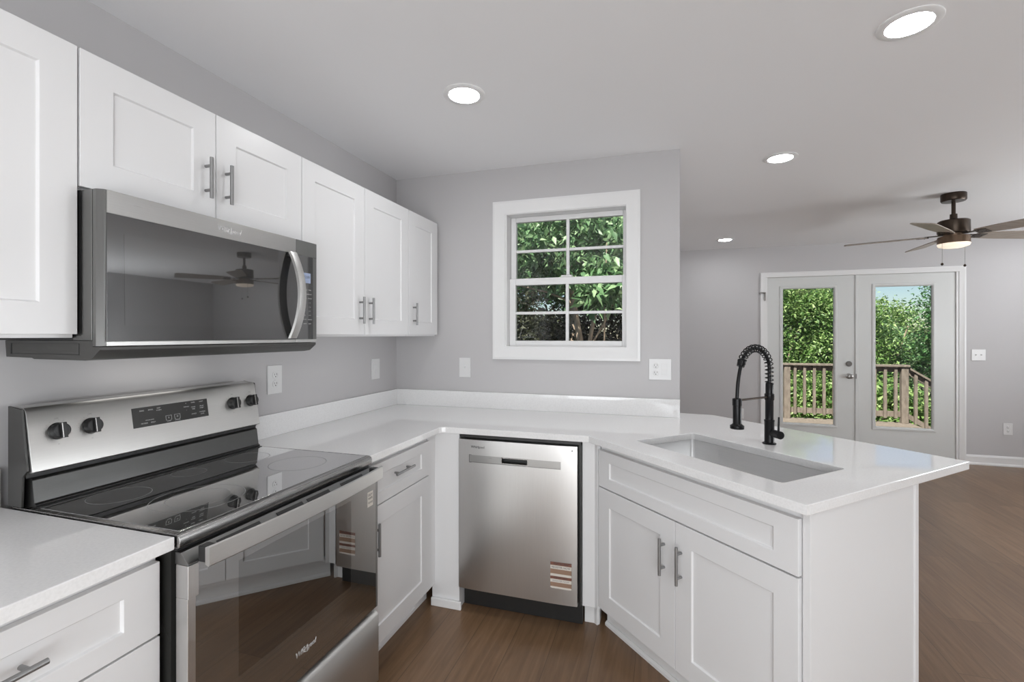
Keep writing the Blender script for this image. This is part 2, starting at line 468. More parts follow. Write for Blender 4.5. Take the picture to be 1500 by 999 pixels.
# kitchen window
w = structure_root('window_1', (0, 0, 0), 'white double hung window with eight panes above the counter', 'window')
def ring(mb, x0, x1, z0, z1, t, y0, y1):
    """flat rectangular frame of width t"""
    mb.box(x0, x0 + t, y0, y1, z0, z1).box(x1 - t, x1, y0, y1, z0, z1)
    mb.box(x0 + t, x1 - t, y0, y1, z0, z0 + t).box(x0 + t, x1 - t, y0, y1, z1 - t, z1)
    return mb
def casing(name, x0, x1, z0, z1, wd, y, parent, open_bottom=False):
    """mitred moulded casing swept round an opening; outer edges given, wd its width"""
    prof = [(0, 0), (0, 0.018), (0.014, 0.020), (0.030, 0.015), (wd - 0.016, 0.011), (wd - 0.004, 0.010), (wd, 0.006), (wd, 0)]
    n = len(prof); vs = []; fs = []
    if open_bottom: cor = [(x0, z0, 1, 0), (x0, z1, 1, -1), (x1, z1, -1, -1), (x1, z0, -1, 0)]
    else: cor = [(x0, z0, 1, 1), (x0, z1, 1, -1), (x1, z1, -1, -1), (x1, z0, -1, 1)]
    for (cx, cz, sx, sz) in cor:
        for (d, h) in prof: vs.append((cx + sx * d, y - h, cz + sz * d))
    m = len(cor); lim = m - 1 if open_bottom else m
    for i in range(lim):
        j = (i + 1) % m
        for k in range(n):
            k2 = (k + 1) % n
            fs.append((i * n + k, i * n + k2, j * n + k2, j * n + k))
    if open_bottom: fs += [tuple(range(n)), tuple(range((m - 1) * n + n - 1, (m - 1) * n - 1, -1))]
    return MB().add(vs, fs).build(name, TRIM, parent, smooth=True, angle=25)
casing('casing', 0.703, 1.607, 1.229, 2.220, 0.082, 0.0, w)
mb = MB(); ring(mb, WX0 - 0.001, WX1 + 0.001, WZ0 - 0.001, WZ1 + 0.001, 0.016, -0.004, TW); mb.build('jamb', TRIM, w, bevel=0.002)
def sash(name, x0, x1, z0, z1, gx0, gx1, gz0, gz1, y, vx, hz):
    mb = MB(); d = 0.034
    mb.box(x0, gx0, y, y + d, z0, z1).box(gx1, x1, y, y + d, z0, z1).box(gx0, gx1, y, y + d, z0, gz0).box(gx0, gx1, y, y + d, gz1, z1)
    s = mb.build(name, TRIM, w, bevel=0.003)
    g = MB().box(gx0 - 0.004, gx1 + 0.004, y + 0.014, y + 0.018, gz0 - 0.004, gz1 + 0.004).build('glass', PANE, s)
    m2 = MB()
    m2.box(vx - 0.0095, vx + 0.0095, y + 0.004, y + 0.026, gz0, gz1)
    m2.box(gx0, vx - 0.0095, y + 0.005, y + 0.025, hz - 0.0085, hz + 0.0085).box(vx + 0.0095, gx1, y + 0.005, y + 0.025, hz - 0.0085, hz + 0.0085)
    m2.build('muntin', TRIM, s, bevel=0.002)
    return s
sash('upper_sash', 0.795, 1.528, 1.712, 2.134, 0.829, 1.503, 1.742, 2.103, 0.078, 1.165, 1.916)
sash('lower_sash', 0.795, 1.528, 1.306, 1.738, 0.836, 1.500, 1.345, 1.695, 0.043, 1.168, 1.519)
MB().box(1.13, 1.20, 0.038, 0.060, 1.738, 1.750).build('sash_lock', WHITEPL, w, bevel=0.003)

# French doors
casing('trim_1', 2.848, 4.833, 0.0, 2.125, 0.060, YF, None, True)['kind'] = 'structure'
mb = MB()
mb.box(DX0 - 0.001, DX0 + 0.018, YF - 0.003, YF + TW, 0, DZ).box(DX1 - 0.018, DX1 + 0.001, YF - 0.003, YF + TW, 0, DZ).box(DX0 + 0.018, DX1 - 0.018, YF - 0.003, YF + TW, DZ - 0.014, DZ + 0.001)
struct(mb.build('trim_2', TRIM, bevel=0.002))
struct(MB().prism([(YF - 0.03, 0.0), (YF + TW, 0.0), (YF + TW, 0.022), (YF + 0.02, 0.022), (YF - 0.03, 0.006)], DX0 + 0.019, DX1 - 0.019, 'x').build('trim_3', NICKEL))
def french_door(name, x0, x1, gx0, gx1, gz0, gz1, label):
    d = structure_root(name, (0, 0, 0), label, 'door')
    y0, y1 = YF + 0.012, YF + 0.056; z0, z1 = 0.024, 2.064
    mb = MB()
    mb.box(x0, gx0 - 0.01, y0, y1, z0, z1).box(gx1 + 0.01, x1, y0, y1, z0, z1).box(gx0 - 0.01, gx1 + 0.01, y0, y1, z0, gz0 - 0.01).box(gx0 - 0.01, gx1 + 0.01, y0, y1, gz1 + 0.01, z1)
    mb.build('panel', DOORW, d)
    prof = [(0, 0), (0.004, 0.010), (0.022, 0.012), (0.034, 0.004), (0.036, 0)]
    n = len(prof); vs = []; fs = []
    cor = [(gx0 - 0.034, gz0 - 0.034, 1, 1), (gx0 - 0.034, gz1 + 0.034, 1, -1), (gx1 + 0.034, gz1 + 0.034, -1, -1), (gx1 + 0.034, gz0 - 0.034, -1, 1)]
    for (cx, cz, sx, sz) in cor:
        for (a, h) in prof: vs.append((cx + sx * a, y0 - h, cz + sz * a))
        vs.append((cx + sx * 0.036, y0 + 0.02, cz + sz * 0.036)); vs.append((cx, y0 + 0.001, cz))
    n += 2
    for i in range(4):
        j = (i + 1) % 4
        for k in range(n):
            fs.append((i * n + k, i * n + (k + 1) % n, j * n + (k + 1) % n, j * n + k))
    MB().add(vs, fs).build('glazing_bead', DOORW, d, smooth=True, angle=30)
    MB().box(gx0 - 0.009, gx1 + 0.009, y0 + 0.016, y0 + 0.022, gz0 - 0.009, gz1 + 0.009).build('glass', PANE, d)
    return d
d1 = french_door('door_1', 2.926, 3.835, 3.089, 3.614, 0.345, 1.925, 'white glazed French door leaf with two round knobs')
d2 = french_door('door_2', 3.840, 4.752, 4.019, 4.546, 0.350, 1.925, 'white glazed French door leaf on the right without knobs')
MB().box(3.822, 3.852, YF - 0.001, YF + 0.012, 0.024, 2.064).build('astragal', DOORW, d1, bevel=0.004)
def ym(x, y, z): return Matrix.Translation((x, y, z)) @ Matrix.Rotation(PI / 2, 4, 'X')   # lathe axis towards -y
MB().lathe([(0.031, 0), (0.031, 0.006), (0.026, 0.012), (0.024, 0.022), (0.020, 0.026)], 28, ym(3.762, YF + 0.012, 1.052)).build('deadbolt', NICKEL, d1, smooth=True)
MB().lathe([(0.032, 0), (0.032, 0.006), (0.014, 0.012), (0.012, 0.030), (0.024, 0.040), (0.028, 0.055), (0.024, 0.066), (0.010, 0.070)], 28, ym(3.762, YF + 0.012, 0.912)).build('door_knob', NICKEL, d1, smooth=True)
MB().box(3.824, 3.834, YF - 0.004, YF + 0.004, 0.885, 0.940).build('strike_plate', NICKEL, d1)
mb = MB(); mb.box(2.886, 2.900, YF - 0.026, YF - 0.012, 1.79, 1.89).cyl((2.842, YF - 0.030, 1.882), (2.895, YF - 0.030, 1.882), 0.006).cyl((2.842, YF - 0.036, 1.882), (2.842, YF - 0.012, 1.882), 0.011)
mb.build('swing_latch', NICKEL, d1, smooth=True)

# made-up frames on solid walls, set round the added fill lights
r = structure_root('fill_frame_rear')
mb = MB(); ring(mb, 0.22, 3.58, 0.06, 2.24, 0.07, YB - 0.02, YB + 0.03); mb.box(1.87, 1.93, YB - 0.02, YB + 0.03, 0.13, 2.17); mb.build('frame', TRIM, r)
r = structure_root('fill_frame_side')  # made-up frame round the added side fill light
mb = MB()
for (y0, y1, z0, z1) in ((-0.18, -0.12, 0.50, 2.10), (1.72, 1.78, 0.50, 2.10), (-0.12, 1.72, 0.50, 0.58), (-0.12, 1.72, 2.02, 2.10)): mb.box(XR - 0.04, XR, y0, y1, z0, z1)
mb.build('frame', TRIM, r)

# ------------------------------------------------------------------ upper cabinets (local x = world y, local -y = world x)
ZT, ZB = 2.106, 1.373
XF = 0.329
def wall_cabinet(label, y0, y1, z0, z1, doors, handles, group=None):
    L = y1 - y0; t = thing('wall_cabinet', label, 'cabinet', (0, y0, 0), PI / 2, group)
    MB().box(0.0006, L - 0.0006, -(XF - 0.020), -0.001, z0, z1).build('carcass', CAB, t, bevel=0.001)
    for (a, b), hd in zip(doors, handles):
        dr = shaker('door', a - y0 + 0.0015, b - y0 - 0.0015, z0 + 0.009, z1 - 0.001, -XF, t)
        if hd is not None: bar_pull(hd[0] - y0, hd[1], -XF, dr)
    return t
wall_cabinet('tall white wall cabinet cut off by the left edge, left of the microwave', -2.823, -2.0205, ZB, ZT,
             [(-2.823, -2.421), (-2.421, -2.0205)], [(-2.465, 1.50), (-2.377, 1.50)])
wall_cabinet('short white wall cabinet with two doors over the microwave', -2.018, -1.2508, 1.747, ZT,
             [(-2.018, -1.637), (-1.637, -1.2508)], [(-1.674, 1.883), (-1.600, 1.881)])
wall_cabinet('tall white two door wall cabinet between microwave and corner cabinet', -1.2500, -0.4036, ZB, ZT,
             [(-1.25, -0.826), (-0.826, -0.4036)], [(-0.866, 1.500), (-0.788, 1.500)])
wall_cabinet('narrow white single door wall cabinet nearest the window wall', -0.4030, -0.040, ZB, ZT,
             [(-0.403, -0.040)], [(-0.352, 1.503)])

# ------------------------------------------------------------------ base cabinets
ZC0, ZC1 = 0.884, 0.914
XB = 0.630
def base_carcass(t, x0, x1, depth, toe=True):
    """box with a recessed toe kick; front at local y=-depth"""
    mb = MB()
    mb.prism([(-0.002, 0.0), (-0.002, ZC0 - 0.0005), (-depth, ZC0 - 0.0005), (-depth, 0.108), (-depth + 0.075, 0.108), (-depth + 0.075, 0.0)], x0, x1, 'x')
    mb.build('carcass', CAB, t)
    MB().prism([(-depth + 0.075, 0.0), (-depth + 0.063, 0.0), (-depth + 0.063, 0.016), (-depth + 0.070, 0.022), (-depth + 0.070, 0.100), (-depth + 0.075, 0.100)], x0, x1, 'x').build('toe_kick', TRIM, t)
t = thing('base_cabinet', 'white base cabinet of drawers in the lower left corner, left of the stove', 'cabinet', (0, -2.640, 0), PI / 2)
base_carcass(t, 0, 0.609, XB - 0.020)
dr = shaker('drawer_front', 0.006, 0.609 - 0.004, 0.695, 0.861, -XB, t); bar_pull(0.3045, 0.783, -XB, dr, False, 0.16)
dr = shaker('drawer_front', 0.006, 0.609 - 0.004, 0.400, 0.690, -XB, t); bar_pull(0.3045, 0.545, -XB, dr, False, 0.16)
dr = shaker('drawer_front', 0.006, 0.609 - 0.004, 0.122, 0.395, -XB, t); bar_pull(0.3045, 0.260, -XB, dr, False, 0.16)
t = thing('base_cabinet', 'white base cabinet with one drawer over one door, right of the stove', 'cabinet', (0, -1.2435, 0), PI / 2)
base_carcass(t, 0, 0.5235, XB - 0.020)
dr = shaker('drawer_front', 0.006, 0.5185, 0.692, 0.858, -XB, t); bar_pull(0.253, 0.788, -XB, dr, False, 0.150)
dr = shaker('door', 0.006, 0.5185, 0.122, 0.687, -XB, t); bar_pull(0.050, 0.563, -XB, dr)

# corner filler that turns from the left run to the dishwasher
t = thing('corner_filler', 'white corner filler post left of the dishwasher with a little base moulding', 'cabinet filler', (0.66, -0.63, 0))
M = Matrix.Translation((-0.66, 0.63, 0))
MB().box(0.600, 0.752, -0.638, -0.05, 0.0, ZC0 - 0.0005, M).build('post', CAB, t, bevel=0.002)
MB().box(0.600, 0.617, -0.719, -0.6385, 0.108, ZC0 - 0.0005, M).build('scribe_strip', CAB, t, bevel=0.001)
MB().box(0.535, 0.547, -0.719, -0.600, 0.0, 0.108, M).build('toe_kick', TRIM, t)
MB().prism([(0.600, -0.654), (0.766, -0.654), (0.766, -0.6385), (0.600, -0.6385)], 0.0, 0.042, 'z', M).build('base_moulding', TRIM, t, bevel=0.004)
t = thing('corner_filler', 'white filler strip between the dishwasher and the sink cabinet', 'cabinet filler', (1.40, -0.63, 0))
M = Matrix.Translation((-1.40, 0.63, 0))
MB().prism([(1.370, -0.615), (1.429, -0.615), (1.443, -0.629), (1.456, -0.616), (1.456, -0.56), (1.370, -0.56)], 0.108, ZC0 - 0.0005, 'z', M).build('post', CAB, t, bevel=0.0015)
MB().prism([(1.372, -0.555), (1.418, -0.555), (1.432, -0.569), (1.444, -0.557), (1.444, -0.50), (1.372, -0.50)], 0.0, 0.108, 'z', M).build('toe_kick', TRIM, t, bevel=0.001)

# peninsula: local x = u along the front, local y = n into the cabinet
PA = math.radians(-45.5)
P0 = (1.414, -0.651, 0)
U = Vector((math.cos(PA), math.sin(PA), 0)); N = Vector((-math.sin(PA), math.cos(PA), 0))
def pw(u, n, z=0.0): return Vector(P0) + U * u + N * n + Vector((0, 0, z))
t = thing('sink_cabinet', 'white peninsula cabinet under the sink with two doors and a false drawer front', 'cabinet', P0, PA)
nf = 0.035
mb = MB()
# carcass as panels, open inside so that the sink bowl can hang in it
mb.box(0.008, 0.026, nf + 0.020, 0.615, 0.108, ZC0 - 0.0005).box(0.930, 0.950, nf + 0.020, 0.615, 0.108, ZC0 - 0.0005)
mb.box(0.026, 0.930, nf + 0.020, 0.600, 0.108, 0.126).box(0.026, 0.930, 0.600, 0.615, 0.108, ZC0 - 0.0005)
mb.box(0.026, 0.930, nf + 0.020, nf + 0.030, 0.126, ZC0 - 0.0005)
mb.build('carcass', CAB, t)
MB().box(-0.030, 0.950, nf + 0.085, nf + 0.098, 0.0, 0.107).build('toe_kick', TRIM, t)
MB().prism([(nf + 0.084, 0.0), (nf + 0.072, 0.0), (nf + 0.072, 0.012), (nf + 0.080, 0.020), (nf + 0.084, 0.020)], -0.030, 0.950, 'x').build('shoe_moulding', TRIM, t)
shaker('drawer_front', 0.014, 0.9445, 0.688, 0.853, nf, t)
dr = shaker('door', 0.014, 0.4775, 0.130, 0.682, nf, t); bar_pull(0.4775 - 0.052, 0.535, nf, dr, True, 0.140)
dr = shaker('door', 0.4805, 0.9445, 0.130, 0.682, nf, t); bar_pull(0.4805 + 0.030, 0.535, nf, dr, True, 0.140)
mb = MB(); mb.box(0.951, 0.972, 0.046, 0.622, 0.0, ZC0 - 0.0005).build('end_panel', CAB, t, bevel=0.001)
mb = MB(); mb.box(0.951, 0.978, 0.6225, 0.645, 0.0, ZC0 - 0.0005).build('corner_trim', CAB, t, bevel=0.002)
MB().box(0.0, 0.9505, 0.6225, 0.640, 0.0, ZC0 - 0.0005).build('back_panel', CAB, t)

# ------------------------------------------------------------------ countertops
def slab(name, outer, holes, z0, z1, m, parent, bevel=0.002):
    """polygon with holes extruded between two heights"""
    cu = bpy.data.curves.new('outline', 'CURVE'); cu.dimensions = '2D'; cu.fill_mode = 'BOTH'
    cu.extrude = (z1 - z0) / 2 - bevel; cu.bevel_depth = bevel; cu.bevel_resolution = 1; cu.offset = -bevel
    for loop in [outer] + holes:
        sp = cu.splines.new('POLY'); sp.points.add(len(loop) - 1)
        for q, p in zip(sp.points, loop): q.co = (p[0], p[1], 0, 1)
        sp.use_cyclic_u = True
    o = bpy.data.objects.new('outline', cu); C.objects.link(o)
    bpy.context.view_layer.update()
    me = bpy.data.meshes.new_from_object(o.evaluated_get(bpy.context.evaluated_depsgraph_get()))
    bpy.data.objects.remove(o); bpy.data.curves.remove(cu)
    me.name = name; me.transform(Matrix.Translation((0, 0, (z0 + z1) / 2))); me.materials.clear(); me.materials.append(m)
    bm = bmesh.new(); bm.from_mesh(me); bmesh.ops.remove_doubles(bm, verts=bm.verts, dist=1e-5); bmesh.ops.recalc_face_normals(bm, faces=bm.faces); bm.to_mesh(me); bm.free()
    for p in me.polygons: p.use_smooth = False
    ob = bpy.data.objects.new(name, me); C.objects.link(ob)
    if parent: ob.parent = parent
    return ob
def rrect(x0, x1, y0, y1, r, seg=5):
    out = []
    for cx, cy, a0 in ((x1 - r, y1 - r, 0), (x0 + r, y1 - r, 90), (x0 + r, y0 + r, 180), (x1 - r, y0 + r, 270)):
        for k in range(seg + 1):
            a = math.radians(a0 + 90 * k / seg); out.append((cx + r * math.cos(a), cy + r * math.sin(a)))
    return out
RX0, RX1 = -2.018, -1.2615        # range, along the left wall
t = thing('countertop', 'white quartz countertop running round the corner to the peninsula with the sink', 'countertop', (0, 0, ZC1))
q1 = pw(0.991, 0.0); q2 = pw(0.991, 0.985); bk = pw(-0.150, 0.985)
outer = [(0.001, -0.001), (0.001, RX1 + 0.002), (0.655, RX1 + 0.002), (0.655, -0.672), (0.662, -0.655), (0.680, -0.648), (1.405, -0.648),
         (q1.x, q1.y), (q2.x, q2.y), (bk.x, bk.y), (PW + 0.002, 0.165), (PW + 0.002, -0.001)]
SU0, SU1, SN0, SN1 = 0.160, 0.836, 0.128, 0.478
hole = [tuple(pw(a, b)[:2]) for a, b in rrect(SU0, SU1, SN0, SN1, 0.016)]
slab('top', outer, [hole], ZC0 - ZC1, 0.0, QUARTZ, t)
bs = MB(); bs.box(0.001, 0.021, RX1 + 0.002, -0.021, 0.0003, 0.103).build('backsplash', QUARTZ, t, bevel=0.0015)
bs = MB(); bs.box(0.001, PW, -0.0208, -0.001, 0.0003, 0.103).build('backsplash', QUARTZ, t, bevel=0.0015)
t = thing('countertop', 'short white quartz countertop in the lower left corner, left of the stove', 'countertop', (0, -2.4, ZC1))
slab('top', [(0.001, -0.445), (0.655, -0.445), (0.655, 0.3795), (0.001, 0.3795)], [], ZC0 - ZC1, 0.0, QUARTZ, t)
MB().box(0.001, 0.021, -0.445, 0.3795, 0.0003, 0.103).build('backsplash', QUARTZ, t, bevel=0.0015)

# ------------------------------------------------------------------ sink
t = thing('kitchen_sink', 'rectangular stainless undermount sink set in the white peninsula top', 'sink', tuple(pw(0.498, 0.303, ZC0)), PA)
hu, hn = (SU1 - SU0) / 2 + 0.004, (SN1 - SN0) / 2 + 0.004
vs = []; fs = []; loops = []
for (g, z, rr) in ((0.014, -0.0008, 0.03), (0.0, -0.0008, 0.020), (0.0, -0.006, 0.020), (-0.006, -0.170, 0.022), (-0.022, -0.193, 0.03), (-0.06, -0.197, 0.03), (-0.06, -0.200, 0.03), (0.004, -0.196, 0.03), (0.004, -0.0045, 0.024), (0.014, -0.0045, 0.03)):
    pts = rrect(-hu - g, hu + g, -hn - g, hn + g, rr, 6)
    loops.append(len(vs)); vs += [(x, y, z) for x, y in pts]
n = len(pts)
for a, b in list(zip(loops[:6], loops[1:6])):
    for k in range(n): fs.append((a + k, a + (k + 1) % n, b + (k + 1) % n, b + k))
fs.append(tuple(loops[5] + k for k in range(n)))
for a, b in ((loops[6], loops[7]), (loops[7], loops[8]), (loops[8], loops[9]), (loops[9], loops[0])):
    for k in range(n): fs.append((a + k, a + (k + 1) % n, b + (k + 1) % n, b + k))
fs.append(tuple(loops[6] + k for k in range(n - 1, -1, -1)))
MB().add(vs, fs).build('bowl', SINKST, t, smooth=True, angle=50)
MB().lathe([(0.056, -0.1968), (0.056, -0.1945), (0.045, -0.1945), (0.040, -0.1965)], 28, Matrix.Translation((0, 0.03, 0))).build('drain', CHROME, t, smooth=True)

# ------------------------------------------------------------------ faucet (black spring pull-down)
FU, FN = 0.471, 0.594
t = thing('kitchen_faucet', 'matte black spring pull-down faucet standing behind the sink', 'faucet', tuple(pw(FU, FN, ZC1 + 0.0004)), PA)
MB().lathe([(0.027, 0), (0.027, 0.004), (0.0205, 0.007), (0.0195, 0.010), (0.0195, 0.094), (0.0205, 0.097), (0.0205, 0.102), (0.0165, 0.104),
            (0.0165, 0.186), (0.0190, 0.189), (0.0190, 0.213), (0.0150, 0.216), (0.0150, 0.258), (0.0120, 0.262)], 28).build('body', BLACKMT, t, smooth=True)
# hose path: up the column, over the arch, down into the spray head
R = 0.092
SP = -0.205            # spray head, towards the front of the peninsula
path = []
for k in range(9): path.append(Vector((0, 0, 0.255 + 0.065 * k / 8)))
for k in range(1, 29):
    a = k / 28 * math.radians(162)
    path.append(Vector((0, -R + R * math.cos(a), 0.320 + R * 0.98 * math.sin(a))))
e = path[-1]
spring_len = len(path)
top = Vector((0, SP, 0.205))
for k in range(1, 13):
    s = k / 12
    p = e.lerp(top, s); p.y -= math.sin(PI * s) * 0.006
    path.append(p)
MB().tube(path, 0.0072, 12).build('hose', BLACKMT, t, smooth=True)
# coil
coil = []; acc = [0.0]
for i in range(1, spring_len): acc.append(acc[-1] + (path[i] - path[i - 1]).length)
total = acc[-1]; turns = 19; steps = turns * 14
for k in range(steps + 1):
    s = total * k / steps
    i = max(j for j in range(spring_len) if acc[j] <= s + 1e-9); i = min(i, spring_len - 2)
    f_ = (s - acc[i]) / (acc[i + 1] - acc[i])
    p = path[i].lerp(path[i + 1], f_); tg = (path[i + 1] - path[i]).normalized()
    x = Vector((1, 0, 0)); y = tg.cross(x)
    a = 2 * PI * turns * k / steps
    coil.append(p + (x * math.cos(a) + y * math.sin(a)) * 0.0155)
MB().tube(coil, 0.0023, 7).build('spring', BLACKMT, t, smooth=True)
dirn = (path[spring_len - 1] - path[spring_len - 2]).normalized()
MB().cyl(e - dirn * 0.012, e + dirn * 0.012, 0.0165, 0.0150, 20).build('spring_collar', BLACKMT, t, smooth=True)
sh = MB().lathe([(0.0265, 0.083), (0.0270, 0.086), (0.0270, 0.096), (0.0190, 0.101), (0.0165, 0.105), (0.0165, 0.176), (0.0182, 0.178), (0.0182, 0.205), (0.0105, 0.208)], 26, Matrix.Translation((0, SP, 0))).build('spray_head', BLACKMT, t, smooth=True)
MB().lathe([(0.024, 0.0825), (0.024, 0.0829)], 26, Matrix.Translation((0, SP, 0))).build('spray_face', GREYPL, sh)
mb = MB(); mb.cyl((0, 0.028, 0.201), (0, SP + 0.014, 0.198), 0.0045, seg=12)
mb.build('docking_arm', BRONZE, t, smooth=True)
mb = MB()
hd_dir = Vector((0.93, -0.36, 0)).normalized()
a0 = Vector((0, 0, 0.050))
mb.cyl(a0 + hd_dir * 0.012, a0 + hd_dir * 0.036, 0.0125, seg=22).cyl(a0 + hd_dir * 0.036, a0 + hd_dir * 0.074, 0.0165, seg=24)
hh = mb.build('valve', BLACKMT, t, bevel=0.001)
mb = MB(); mb.tube([a0 + hd_dir * 0.060 + Vector((0, 0, 0.010)), a0 + hd_dir * 0.060 + Vector((0, 0, 0.040)), a0 + hd_dir * 0.062 + Vector((0, 0, 0.074))], [0.0045, 0.004, 0.0036], 10)
mb.build('lever', BLACKMT, hh, smooth=True)

# ------------------------------------------------------------------ dishwasher (front faces -y)
t = thing('dishwasher', 'stainless dishwasher under the counter with a warning sticker on its door', 'dishwasher', (1.0585, -0.30, 0))
M = Matrix.Translation((-1.0585, 0.30, 0))
MB().box(0.757, 1.360, -0.612, -0.03, 0.10, 0.868, M).build('tub', BLACKPL, t)
MB().box(0.757, 1.366, -0.585, -0.560, 0.003, 0.118, M).build('kickplate', BLACKPL, t)
# door with a pocket handle band: front face at y=-.66
yd, bk_ = -0.660, -0.613
x0, x1, z0, z1 = 0.756, 1.353, 0.120, 0.862
bx0, bx1, bz0, bz1 = 0.815, 1.276, 0.751, 0.787      # band
px0, px1, pz0, pz1 = 0.984, 1.113, 0.757, 0.783      # pocket
mb = MB(); xs = [x0, bx0, px0, px1, bx1, x1]; zs = [z0, bz0, bz1, z1]
def plate(mb, cells, y, d):
    for (a, b, c, e_) in cells: mb.box(a, b, y, y + d, c, e_, M)
# the face is a shallow bow: left and right edges set back
rows = [(z0, bz0), (bz1, z1)]
nseg = 16
def bow(x): u = (x - (x0 + x1) / 2) / ((x1 - x0) / 2); return yd + 0.006 * abs(u) ** 6
vs = []; fs = []
grid_x = sorted(set([x0 + (x1 - x0) * (k / nseg) for k in range(nseg + 1)] + [bx0, bx1, px0, px1, x0 + 0.006, x1 - 0.006]))
grid_z = [z0, bz0, bz1, z1]
idx = {}
for i, x in enumerate(grid_x):
    for j, z in enumerate(grid_z):
        idx[i, j] = len(vs); vs.append((x, bow(x), z))
for i in range(len(grid_x) - 1):
    for j in range(3):
        inside = j == 1 and grid_x[i] >= bx0 - 1e-6 and grid_x[i + 1] <= bx1 + 1e-6
        if not inside: fs.append((idx[i, j], idx[i + 1, j], idx[i + 1, j + 1], idx[i, j + 1]))
nb = len(grid_x); o0 = len(vs)
for (x, z) in ((x0, z0), (x1, z0), (x1, z1), (x0, z1)): vs.append((x, bk_, z))
bl = [idx[i, 0] for i in range(nb)]; tl = [idx[i, 3] for i in range(nb)]
fs.append(tuple(bl[::-1]) + (o0, o0 + 1)); fs.append(tuple(tl) + (o0 + 2, o0 + 3))
fs.append((o0, idx[0, 0], idx[0, 1], idx[0, 2], idx[0, 3], o0 + 3)); fs.append((o0 + 1, o0 + 2, idx[nb - 1, 3], idx[nb - 1, 2], idx[nb - 1, 1], idx[nb - 1, 0]))
fs.append((o0, o0 + 3, o0 + 2, o0 + 1))
door = MB().add(vs, fs, M).build('door', STEEL_V, t, smooth=True, angle=25)
mb = MB()
mb.box(bx0, px0, yd + 0.004, yd + 0.012, bz0, bz1, M).box(px1, bx1, yd + 0.004, yd + 0.012, bz0, bz1, M)
mb.box(px0, px1, yd + 0.004, yd + 0.012, bz0, pz0, M).box(px0, px1, yd + 0.004, yd + 0.012, pz1, bz1, M)
mb.build('handle_band', STEEL_H, door)
mb = MB()
for (a, b, c, e_) in ((bx0 - 0.0018, bx0 + 0.0006, bz0 - 0.0018, bz1 + 0.0018), (bx1 - 0.0006, bx1 + 0.0018, bz0 - 0.0018, bz1 + 0.0018), (bx0, bx1, bz0 - 0.0018, bz0 + 0.0006), (bx0, bx1, bz1 - 0.0006, bz1 + 0.0018)): mb.box(a, b, yd + 0.0012, yd + 0.006, c, e_, M)
mb.build('band_rim', STEEL_D, door)
mb = MB(); mb.box(px0, px1, yd + 0.030, yd + 0.034, pz0, pz1, M).box(px0, px1, yd + 0.0125, yd + 0.030, pz1 - 0.001, pz1 + 0.003, M)
mb.build('handle_pocket', BLACKPL, door)
mb = MB()
for (a, b, c, e_) in ((px0 - 0.003, px0, pz0 - 0.002, pz1 + 0.002), (px1, px1 + 0.003, pz0 - 0.002, pz1 + 0.002), (px0, px1, pz0 - 0.002, pz0 + 0.001), (px0, px1, pz1 - 0.001, pz1 + 0.002)): mb.box(a, b, yd + 0.001, yd + 0.006, c, e_, M)
mb.build('pocket_rim', CHROME, door)
text_mesh('brand_lettering', 'Whirlpool', 0.017, M @ front_M(0.860, yd - 0.0002, 0.8275), PRINTD, door, 0.0003, space=1.0)
mb = MB(); mb.cyl(M @ Vector((1.330, yd + 0.004, 0.842)), M @ Vector((1.330, yd - 0.0005, 0.842)), 0.003); mb.build('status_light', PRINTD, door)
# warning sticker: stripes of red-brown and cream with small print
STK_R = mat('sticker_red_brown', (0.20, 0.085, 0.06), 0.6); STK_B = mat('sticker_tan', (0.30, 0.19, 0.13), 0.6); STK_C = mat('sticker_cream', (0.66, 0.62, 0.56), 0.6)
sx0, sx1 = 1.227, 1.327; zt = 0.317
st = MB().box(sx0, sx1, yd - 0.0003, yd + 0.0045, zt - 0.122, zt, M).build('warning_sticker', STK_B, door)
st['label'] = 'warning sticker with red and cream stripes'
def stripe(a, b, m): MB().box(sx0 - 0.0002, sx1 + 0.0002, yd - 0.0007, yd + 0.001, zt - b, zt - a, M).build('sticker_band', m, st)
stripe(0.000, 0.014, STK_R); stripe(0.015, 0.032, STK_C); stripe(0.054, 0.065, STK_C); stripe(0.066, 0.078, STK_R); stripe(0.079, 0.094, STK_C); stripe(0.114, 0.122, STK_C)
sm = (sx0 + sx1) / 2
text_mesh('sticker_print', 'IMPORTANT', 0.0135, M @ front_M(sm + 0.004, yd - 0.0009, zt - 0.007), PRINTD, st, 0.0001)
text_mesh('sticker_print', 'REGISTER NOW', 0.0125, M @ front_M(sm, yd - 0.0009, zt - 0.0235), PRINTD, st, 0.0001)
text_mesh('sticker_print', 'IMPORTANT', 0.0115, M @ front_M(sm, yd - 0.0009, zt - 0.072), PRINTD, st, 0.0001)
text_mesh('sticker_print', 'REGISTER NOW', 0.011, M @ front_M(sm, yd - 0.0009, zt - 0.0865), PRINTG, st, 0.0001)
MB().box(0.757, 1.366, -0.640, -0.560, 0.8685, 0.8825, M).build('top_gap', BLACKPL, t)
MB().box(1.3605, 1.368, -0.640, -0.560, 0.120, 0.868, M).build('side_gap_strip', BLACKPL, t)  # black strip filling the gap at the door's right side

# ------------------------------------------------------------------ range (local x = world y - centre, local -y = world x)
RC = (RX0 + RX1) / 2; RW = (RX1 - RX0) / 2 - 0.001
t = thing('electric_range', 'stainless electric range with a black glass cooktop and oven window', 'stove', (0, RC, 0), PI / 2)
rng = t
def wy(y): return y - RC
MB().box(-RW, RW, -0.640, -0.030, 0.035, 0.885).build('body', DARKEN, t)
